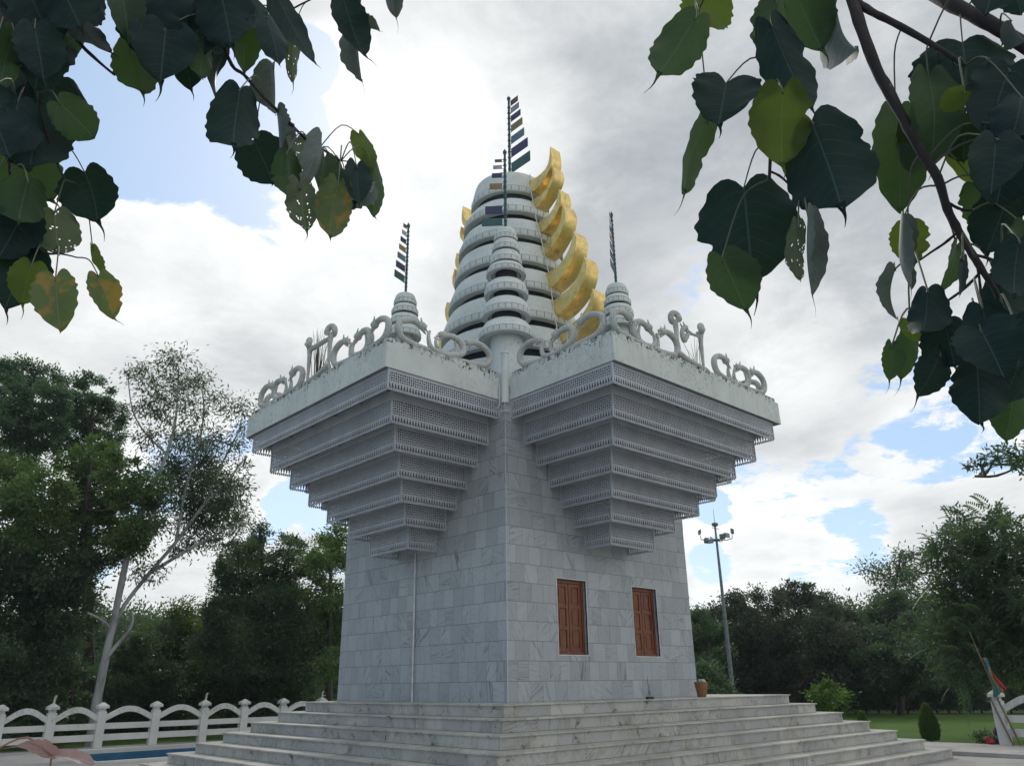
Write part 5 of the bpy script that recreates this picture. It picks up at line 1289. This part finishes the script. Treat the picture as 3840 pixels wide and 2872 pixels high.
# ------------------------------------------------------------------ floodlight mast
o = thing('floodlight_mast', 'tall grey floodlight mast with a ring of lamps above the dark trees', 'lamp mast', (20.86, 9.07, -.06)); o.scale = (.757, .757, .757); M['steel'] = plain('galvanised_steel', (.16, .18, .20), .5, .3, bump=0); M['lampglass'] = plain('lamp_glass', (.25, .27, .28), .3, bump=0)
b = MB(); b.tube([(0, 0, 0), (0, 0, 5.5), (-.02, 0, 10.35)], [.14, .10, .06], 10); b.build('pole', M['steel'], o, .8)
b = MB(); b.tube([(-.02, 0, 10.3), (-.02, 0, 10.8)], .06, 8); b.lathe([(.0, 10.95), (.16, 10.93), (.2, 10.85), (.15, 10.75), (.06, 10.72)], (-.02, 0), 14); b.tube([(-.02, 0, 10.9), (-.02, 0, 11.75)], [.02, .012], 6); b.tube([(-.4, -.02, 10.62), (.35, .02, 10.62)], .02, 6)
b.lathe([(.0, 9.98), (.2, 9.98), (.22, 9.93), (.2, 9.88), (0, 9.88)], (-.02, 0), 14)
for k in range(6):
    a = k * PI / 3 + .2; b.tube([(0, 0, 9.93), (.55 * math.cos(a), .55 * math.sin(a), 9.9), (.9 * math.cos(a), .9 * math.sin(a), 10.0)], .025, 6)
b.build('crown_ring', M['steel'], o)
for k, (dz, sx) in enumerate([(.25, 0), (.05, 0), (.42, 0), (-.25, 0), (.05, 0), (.42, 0)]):
    a = k * PI / 3 + .2; ca, sa = math.cos(a), math.sin(a); c = Vector((.95 * ca, .95 * sa, 10.0 + dz))
    b = MB(); fnb = lambda x, y, z: (c.x + x * -sa + y * ca, c.y + x * ca + y * sa, c.z + z - y * .5)
    b.mbox(fnb, -.15, .15, -.08, .07, -.12, .12); b.tube([(.9 * ca, .9 * sa, 10.), tuple(c)], .02, 6); lm = b.build('floodlight', M['steel'], o)
    b = MB(); b.mbox(fnb, -.13, .13, .07, .08, -.10, .10); b.build('lens', M['lampglass'], lm)
# ------------------------------------------------------------------ peepal branches close to the camera
def leaf_mesh(B, T, X, hw, kind, Dr, rnd):
    B, T, X, Dr = Vector(B), Vector(T), Vector(X), Vector(Dr); Y = (T - B); Ln = Y.length; Y.normalize(); N = X.cross(Y)
    nr, nc = (40, 28) if kind == 'H' else (30, 10)
    fold = {'S': 1.1, 'G': .30, 'Y': .3}.get(kind, .22) * rnd.uniform(.3, 1.7); sg = rnd.choice((-1, 1)); arch = rnd.uniform(-.2, .25) * Ln; twist = rnd.uniform(-.5, .5)
    ph = rnd.uniform(0, 6); wob = rnd.uniform(.03, .055); nw = rnd.uniform(34, 46); shp = rnd.uniform(.9, 1.15); asym = rnd.uniform(-.08, .08)
    curl = rnd.uniform(.9, 1.5) if kind == 'S' else rnd.uniform(0, .35); bite = [(rnd.uniform(.25, .9), rnd.choice((-1, 1)), rnd.uniform(.05, .10)) for _ in range(rnd.choice((0, 0, 1, 2)) + (2 if kind == 'H' else 0))]
    v = []; uv = []
    for i in range(nr + 1):
        t = i / nr
        prof = (.70 + .30 * math.sin(min(1, t / .36) * PI / 2)) if t < .36 else max(.0, 1 - ((t - .36) / .64) ** (2.3 * shp)) ** .86
        prof = max(prof, .018)
        for j in range(nc + 1):
            c = -1 + 2 * j / nc; ac = abs(c)
            y0 = -.15 * (1 - (2 * ac - 1) ** 2) if ac > 0 else 0
            yy = y0 * (1 - t) ** 2 + t
            e = 1 + (wob * math.sin(t * nw + ph + (2 if c > 0 else 0))) * ac ** 3
            for (bt, bs, bd) in bite:
                if bs * c > 0: e -= .75 * bd / .1 * .35 * max(0, 1 - abs(t - bt) / bd) * ac ** 2
            x = c * prof * e * (1 + asym * (1 if c > 0 else -1)); an = x * curl * 1.25 * sg
            xx = math.sin(an) / (curl * 1.25) if curl > .05 else x; zc = (1 - math.cos(an)) / (curl * 1.25) if curl > .05 else 0
            z = hw * (sg * zc * -1 - fold * abs(x) * sg) + arch * math.sin(t * PI) * .6 + hw * .09 * math.sin(t * 7 + ph) * c * ac + hw * .05 * math.sin(t * nw * .45 + ph + c * 3) * ac ** 2 + twist * x * hw * (t - .3)
            p = B + X * (xx * hw) + Y * (yy * Ln) + N * z; v.append(tuple(p)); uv.append((x, t))
    f = []
    for i in range(nr):
        for j in range(nc):
            if kind == 'H' and rnd.random() < (.05 if math.sin(i * .55 + ph) + math.sin(j * .6 + ph * 2) > .2 else .006): continue
            a = i * (nc + 1) + j; f.append((a, a + 1, a + nc + 2, a + nc + 1))
    b = MB(); b.add(v, f); 
    # drip tip
    tip = Vector(v[nr * (nc + 1) + nc // 2]); w0 = hw * .05; n0 = len(b.v); dv = []
    for k in range(6):
        t = k / 5; q = tip - Y * (Ln * .06) * (1 - t) * (1 if k == 0 else 0) + Dr * t + X * (Dr.length * .10 * math.sin(t * PI)) ; ww = w0 * (1 - t) ** 1.3 * (2.2 if k == 0 else 1.) + hw * .006
        dv += [tuple(q - X * ww), tuple(q + X * ww)]; uv += [(.1, 1), (.1, 1)]
    b.add(dv, [(2 * k, 2 * k + 1, 2 * k + 3, 2 * k + 2) for k in range(5)])
    return b, uv
def peepal(name, label, key, seed, matst='stalk', reach=.30):
    rnd = random.Random(seed); o = thing(name, label, 'leafy branch', TWIGS[key][0][0][0]); tw = []
    for pth in TWIGS[key]:
        P = crv([p for p, r in pth], 4); rr = []
        for i in range(len(P)):
            q = i / 4; a = int(q); t = q - a; r0 = pth[min(a, len(pth) - 1)][1]; r1 = pth[min(a + 1, len(pth) - 1)][1]; rr.append((r0 + (r1 - r0) * t) * (1 + .06 * math.sin(i * 2.3) + (.12 if i % 7 == 3 else 0)))
        b = MB(); b.tube(P, rr, 10); keep(b.build('twig', M['twig'] if key != 'K' else M['stalkpink'], o, 1.2), o); tw += P
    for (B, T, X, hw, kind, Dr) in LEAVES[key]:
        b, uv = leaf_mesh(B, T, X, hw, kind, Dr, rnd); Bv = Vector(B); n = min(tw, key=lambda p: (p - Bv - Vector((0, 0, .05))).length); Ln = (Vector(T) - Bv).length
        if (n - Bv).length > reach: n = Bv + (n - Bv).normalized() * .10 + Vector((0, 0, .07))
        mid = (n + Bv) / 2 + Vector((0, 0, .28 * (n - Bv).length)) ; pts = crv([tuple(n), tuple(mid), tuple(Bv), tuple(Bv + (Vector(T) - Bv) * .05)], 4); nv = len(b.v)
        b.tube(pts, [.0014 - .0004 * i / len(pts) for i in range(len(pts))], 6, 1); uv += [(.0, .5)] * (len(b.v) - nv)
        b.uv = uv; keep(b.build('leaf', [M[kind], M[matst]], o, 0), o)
    return o
peepal('peepal_branch', 'dense peepal branch of dark heart shaped leaves hanging at the left edge', 'L1', 11)
peepal('peepal_branch', 'peepal branch left of the spire ending in yellowish insect eaten leaves', 'L2', 12)
peepal('peepal_branch', 'thin peepal twig right of the spire carrying the largest dark heart leaves', 'R1', 13)
peepal('peepal_branch', 'thick dark peepal limb with drooping leaf clusters at the right edge', 'R2', 14)
s_ = peepal('peepal_seedling', 'young peepal shoot with folded pink leaves low at the left corner', 'K', 15, 'stalkpink'); s_['category'] = 'seedling'
# ------------------------------------------------------------------ trees
RNG = np.random.default_rng(7)
def leaves_np(clumps, l, cover=4., sub=.34, droop=.0, asp=.42, shell=.5, kmul=1.):
    V = []
    for c, Rr in clumps:
        K = int(max(4, 16 * kmul * min(2.2, Rr))); n = int(cover * PI * Rr * Rr / (.22 * l * l)); per = max(3, n // K)
        d = RNG.normal(size=(K, 3)); d /= np.linalg.norm(d, axis=1)[:, None]
        rad = Rr * (shell + (1 - shell) * RNG.random(K) ** .6); ctr = np.array(c) + d * rad[:, None] * np.array([1, 1, .85])
        sb = sub * (1 if Rr > .55 else 1.9); el = RNG.uniform(.5, 1.5, (K, 3)) * np.array([1, 1, .7])
        cc = np.repeat(ctr, per, 0); off = RNG.normal(size=cc.shape) * (sb * Rr * .62) * np.repeat(el, per, 0)
        P = cc + off
        dirv = RNG.normal(size=P.shape) + (P - np.array(c)) / Rr * .9; dirv[:, 2] -= droop; dirv /= np.linalg.norm(dirv, axis=1)[:, None]
        nrm = RNG.normal(size=P.shape); nrm[:, 2] += .7; sidev = np.cross(dirv, nrm); sidev /= np.linalg.norm(sidev, axis=1)[:, None] + 1e-9
        ll = l * RNG.uniform(.6, 1.25, len(P))[:, None]; w_ = ll * asp * .5
        V.append(np.stack([P, P + dirv * ll * .45 + sidev * w_, P + dirv * ll, P + dirv * ll * .45 - sidev * w_], 1))
    return np.concatenate(V).reshape(-1, 3)
def fronds_np(clumps, l, n_m2, nl=8):
    V = []
    for c, Rr in clumps:
        n = int(n_m2 * PI * Rr * Rr)
        d = RNG.normal(size=(n, 3)); d /= np.linalg.norm(d, axis=1)[:, None]; P = np.array(c) + d * (Rr * (.35 + .65 * RNG.random(n) ** .6))[:, None]
        a = d * .9 + RNG.normal(size=(n, 3)) * .55; a[:, 2] += .1; a /= np.linalg.norm(a, axis=1)[:, None]; upn = np.tile([0, 0, 1.], (n, 1)) + RNG.normal(size=(n, 3)) * .35
        sd_ = np.cross(a, upn); sd_ /= np.linalg.norm(sd_, axis=1)[:, None] + 1e-9; L_ = l * RNG.uniform(.7, 1.3, n)
        for k in range(nl):
            t = (k + 1) / nl; q = P + a * (L_ * t)[:, None]; q[:, 2] -= .35 * L_ * t * t
            for s in (-1, 1):
                dv = sd_ * s * .85 + a * .55; dv[:, 2] -= .25; ll = (L_ * .36 * (1 - .35 * t))[:, None]; w_ = ll * .15
                V.append(np.stack([q, q + dv * ll * .5 + a * w_, q + dv * ll, q + dv * ll * .5 - a * w_], 1))
    return np.concatenate(V).reshape(-1, 3)
def tree(key, name, label, mat, l, barkm='bark', cat='tree', ground=True, twigs=True, leafr=None, group=None, **kw):
    cl = TREES[key]['c']; ctr = np.mean([c for c, r in cl], 0); L_ = LIMBS[key]
    base = Vector(L_[0][0][0]) if ground else Vector(L_[0][0][0]); o = thing(name, label, cat, (base.x, base.y, -.06 if ground else base.z), group)
    b = MB(); pts_all = []
    for i, pth in enumerate(L_):
        P = [Vector(p) for p, r in pth]; rr = [r for p, r in pth]
        if i == 0 and ground: P = [Vector((P[0].x, P[0].y, -.3))] + P; rr = [rr[0] * 1.25] + rr
        Q = crv(P, 4); q = [rr[min(int(k / 4), len(rr) - 1)] * (1 - (k % 4) / 4) + rr[min(int(k / 4) + 1, len(rr) - 1)] * ((k % 4) / 4) for k in range(len(Q))]
        b.tube(Q, q, 9); pts_all += Q[3:]
    rd = random.Random(len(key) + len(cl))
    if twigs:
        for c, r in cl:
            c = Vector(c); cand = [p for p in pts_all if p.z < c.z - r * .2] or pts_all
            n = min(cand, key=lambda p: (p - c).length); m = (n + c) / 2 + Vector((rd.uniform(-.1, .1), rd.uniform(-.1, .1), -.12 * (n - c).length))
            ln = (n - c).length; b.tube(crv([n, m, c], 3), [.012 + .012 * ln, .012 + .011 * ln, .012 + .01 * ln, .012 + .009 * ln, .01 + .006 * ln, .01 + .004 * ln, .008], 6)
            for k in range(3):
                e = c + Vector((rd.uniform(-1, 1), rd.uniform(-1, 1), rd.uniform(-.5, 1))) * r * .8; b.tube([c, (c + e) / 2 + Vector((0, 0, -.05)), e], [.012, .009, .004], 5)
    keep(b.build('trunk', M[barkm], o, 1.2), o)
    if 'fr' in kw: V = np.concatenate([fronds_np(cl, l, kw['fr']), leaves_np([(c, r * .85) for c, r in cl], .13, 5.5, .45)])
    else: V = leaves_np(cl, l, **kw)
    keep(npmesh('crown', V, np.arange(len(V)).reshape(-1, 4), M[mat]), o); return o
tree('A', 'tree', 'tallest dark blue green tree at the far left edge', 't_blue', .145, cover=8, droop=.3, sub=.34, kmul=1.2)
tree('B', 'tree', 'round topped blue green tree between left edge and eucalyptus', 't_blue', .145, cover=8, droop=.3, sub=.34, kmul=1.2)
tree('C', 'tree', 'fresh green feathery tree in front of the left woodland', 't_green', .14, cover=8, droop=.25, sub=.36, kmul=1.2)
tree('Dk', 'tree', 'dark bushy tree behind the left end of the fence', 't_dark', .15, cover=8, sub=.36, kmul=1.2)
tree('E', 'eucalyptus_tree', 'tall sparse eucalyptus with pale leaning trunk behind the fence', 't_euc', .17, 'euc', cover=4.6, droop=.8, sub=.46, asp=.27, shell=.3, kmul=2.2)
tree('F', 'tree', 'dark tree with thin spiky top twigs left of the temple wall', 't_dark', .125, cover=9, sub=.44)
tree('G', 'tree', 'green tree close behind the left edge of the temple', 't_green', .14, cover=8, droop=.3, sub=.45)
tree('H', 'tree', 'yellow green tree far back between eucalyptus and dark tree', 't_yell', .15, cover=9, sub=.44)
tree('I', 'tree', 'bushy green tree just right of the temple wall', 't_dark', .15, cover=9, sub=.44)
tree('M', 'mango_tree', 'broad dark mango tree spreading behind the right lawn', 't_mango', .17, cover=10, sub=.40)
tree('N', 'tree', 'slender open crowned tree rising behind the dark right trees', 't_dark', .2, cover=5, sub=.5, droop=.4)
tree('O', 'tree', 'dense dark tree between mango tree and feathery right tree', 't_dark', .18, cover=10, sub=.42)
tree('Q', 'feathery_tree', 'tree with long feathery compound leaves at the right edge', 't_dark', .55, fr=55, twigs=True)
tree('V', 'tree', 'tree outside the right edge whose small leafy branch reaches into the sky', 't_dark', .075, cover=4, sub=.5, shell=.2)
tree('U', 'tree', 'low dark tree filling the gap right of the eucalyptus trunk', 't_dark', .13, cover=9, sub=.44)
tree('sh1', 'shrub', 'bright green rounded shrub behind the right end of the steps', 't_bright', .13, cat='shrub', cover=8, sub=.45)
tree('sh2', 'shrub', 'low spreading green shrub behind the waste basket', 't_dark', .16, cat='shrub', cover=8, sub=.45)
# clipped thujas on the lawn
def thuja(label, x, y, h, r, n, seed):
    o = thing('thuja', label, 'shrub', (x, y, -.06), 'clipped thujas on the lawn'); g = np.random.default_rng(seed)
    b = MB(); b.tube([(0, 0, -.1), (0, 0, h * .5)], [.05, .02], 7); b.build('trunk', M['bark'], o)
    t = g.random(n) ** .8; an = g.uniform(0, 2 * PI, n); rr = r * np.sin(np.clip(.16 + t * .84, 0, 1) * PI) ** .6 * (1 - .35 * t) * g.uniform(.72, 1.05, n)
    P = np.stack([rr * np.cos(an), rr * np.sin(an), .02 + t * h * .96], 1); dv = np.stack([np.cos(an) * .45, np.sin(an) * .45, np.full(n, .9)], 1) + g.normal(size=(n, 3)) * .22; sdv = np.stack([-np.sin(an), np.cos(an), np.zeros(n)], 1) + g.normal(size=(n, 3)) * .3
    l = .085; V = np.stack([P, P + dv * l * .5 + sdv * .02, P + dv * l, P + dv * l * .5 - sdv * .02], 1).reshape(-1, 3)
    npmesh('foliage', V, np.arange(len(V)).reshape(-1, 4), M['t_green'], o)
thuja('larger clipped thuja cone alone on the right lawn', 15.3, -.72, .93, .27, 7000, 1); thuja('small thuja on the lawn beside the step ends', 22.0, 4.3, .46, .17, 2500, 2)
def bush(label, x, y, h, n, seed, mat):
    o = thing('shrub', label, 'shrub', (x, y, -.06)); b = MB(); b.tube([(0, 0, -.1), (0, 0, h * .5)], [.03, .01], 6); b.build('trunk', M['bark'], o)
    V = leaves_np([((0, 0, h * .5), h * .5), ((.1, .12, h * .35), h * .4), ((-.05, -.14, h * .35), h * .38)], .07, 3.); npmesh('foliage', V, np.arange(len(V)).reshape(-1, 4), M[mat], o)
bush('little dark shrub beside the crouching person at the lawn edge', 13.75, -2.62, .42, 1, 3, 't_dark')
# hedge along the far side of the lawn
o = thing('hedge', 'long clipped dark hedge along the far side of the right lawn', 'hedge', (35, 6, -.06)); A0, A1 = np.array([31.5, 12.5]), np.array([38.5, .2]); n = 42000
t = RNG.random(n); pth = A0 + (A1 - A0) * t[:, None]; nd = np.array([-(A1 - A0)[1], (A1 - A0)[0]]) / np.linalg.norm(A1 - A0); HS = 1. if nd[0] > 0 else -1.
u_ = RNG.uniform(-1, 1, n); zz = RNG.uniform(.12, 1.18, n); face = RNG.random(n); u_ = np.where(face < .5, np.sign(u_) * (1 - np.abs(RNG.normal(size=n)) * .12), u_); zz = np.where(face > .8, 1.2 - np.abs(RNG.normal(size=n)) * .05, zz)
P = np.stack([pth[:, 0] + nd[0] * u_ * .55 - 35, pth[:, 1] + nd[1] * u_ * .55 - 6, zz + .06], 1); dv = RNG.normal(size=(n, 3)); dv[:, 2] += .4; dv /= np.linalg.norm(dv, axis=1)[:, None]; s_v = np.cross(dv, RNG.normal(size=(n, 3))); s_v /= np.linalg.norm(s_v, axis=1)[:, None]
V = np.stack([P, P + dv * .08 + s_v * .035, P + dv * .16, P + dv * .08 - s_v * .035], 1).reshape(-1, 3); npmesh('foliage', V, np.arange(n * 4).reshape(-1, 4), M['t_dark'], o)
for k in range(24):
    q = A0 + (A1 - A0) * (k + .5 + .3 * math.sin(k * 7.)) / 24; b = MB(); b.tube([(q[0] - 35, q[1] - 6, -.1), (q[0] - 35, q[1] - 6, .6)], .05, 6); b.build('stem', M['bark'], o)
# low pale kerb wall seen under the hedge
b = MB(); q0, q1 = A0 + nd * HS * 1.5, A1 + nd * HS * 1.5
dq = (A1 - A0) / np.linalg.norm(A1 - A0)
v = []
for z in (-.06, .16):
    for q, s in ((q0, -.1), (q1, -.1), (q1, .1), (q0, .1)): v.append((q[0] + nd[0] * s, q[1] + nd[1] * s, z))
b.add(v, [(0, 1, 2, 3), (4, 5, 6, 7), (0, 1, 5, 4), (1, 2, 6, 5), (2, 3, 7, 6), (3, 0, 4, 7)]); tag(b.build('low_wall', M['fence']), 'low pale garden wall seen under the dark hedge', 'wall')
# distant woods closing the horizon
cl = []; rd = random.Random(9)
for D, hh in ((58, 6.), (66, 7.)):
    for k in range(34):
        a = R(47.28) + R(-40 + 80 * k / 33) + rd.uniform(-.01, .01)
        for z in (1.6, 4.0): cl.append(((CAM.x + D * math.cos(a), CAM.y + D * math.sin(a), z + rd.uniform(-.4, .8 if z > 3 else .4)), rd.uniform(2.0, 2.8)))
V = leaves_np(cl, .3, 5.5, .44); tag(npmesh('distant_woods', V, np.arange(len(V)).reshape(-1, 4), M['t_dark']), 'dark distant woodland closing the view behind the garden', 'woods', kind='stuff')
ug = []; rd = random.Random(21)
for k in range(46):
    x = -14 + k * .62 + rd.uniform(-.3, .3); r = rd.uniform(.45, .85)
    if rd.random() < .86: ug.append(((x, 23.2 + rd.uniform(-1.3, 1.6) + .05 * k, r * .55), r))
    ug.append(((x, 27.5 + rd.uniform(-1., 1.) , 1.2 + rd.uniform(0, .8)), rd.uniform(.9, 1.3)))
V = leaves_np(ug, .13, 6., .42); tag(npmesh('undergrowth', V, np.arange(len(V)).reshape(-1, 4), M['t_dark']), 'dark tangled undergrowth under the trees behind the fence', 'undergrowth', kind='stuff')
# orange building glimpsed between the left trees
o = thing('house', 'small orange walled house glimpsed between trees left of the temple', 'house', (13.6, 33.0, -.06)); M['orangewall'] = plain('orange_plaster', (.35, .15, .085), .9, scale=1.5); M['roofd'] = plain('brown_roof', (.07, .05, .045), .8)
b = MB(); b.box(-2.6, 2.6, -1.8, 1.8, 0, 2.3); b.build('wall', M['orangewall'], o)
b = MB(); b.prism([(-2.2, 2.3), (2.2, 2.3), (0, 3.3)], lambda a, z, h: (h, a, z), -2.9, 2.9); b.build('roof', M['roofd'], o)
b = MB(); b.box(-.6, .3, -1.83, -1.801, .8, 1.9); b.build('window', M['dark'], o)
# pale stones along the far grass behind the fence
M['stone'] = plain('pale_stone', (.36, .35, .33), .9)
for i in range(9):
    b = MB(); rd = random.Random(40 + i); s = rd.uniform(.14, .26); b.blob((0, 0, s * .3), (s * 1.2, s, s * .7), 10, 0, rd, .14)
    o = tag(b.build('stone', M['stone'], None, 0), 'pale rounded stone lying on the grass behind the fence', 'stone', 'pale stones behind the fence'); o.location = (2.2 + i * .62 + rd.uniform(-.15, .15), 21.0 + rd.uniform(-.4, .4), -.06)

# humid air
HZ = NT('humid_air'); HZ.t.nodes.remove(HZ.b); vol = HZ.n('ShaderNodeVolumePrincipled'); vol.inputs['Density'].default_value = HAZE; vol.inputs['Color'].default_value = (.86, .93, 1., 1); vol.inputs['Anisotropy'].default_value = .2
HZ.t.links.new(vol.outputs[0], HZ.out.inputs['Volume'])
b = MB(); b.box(-405, 405, -405, 405, -2.2, 19.5); tag(b.build('haze', HZ.mat), kind='stuff')
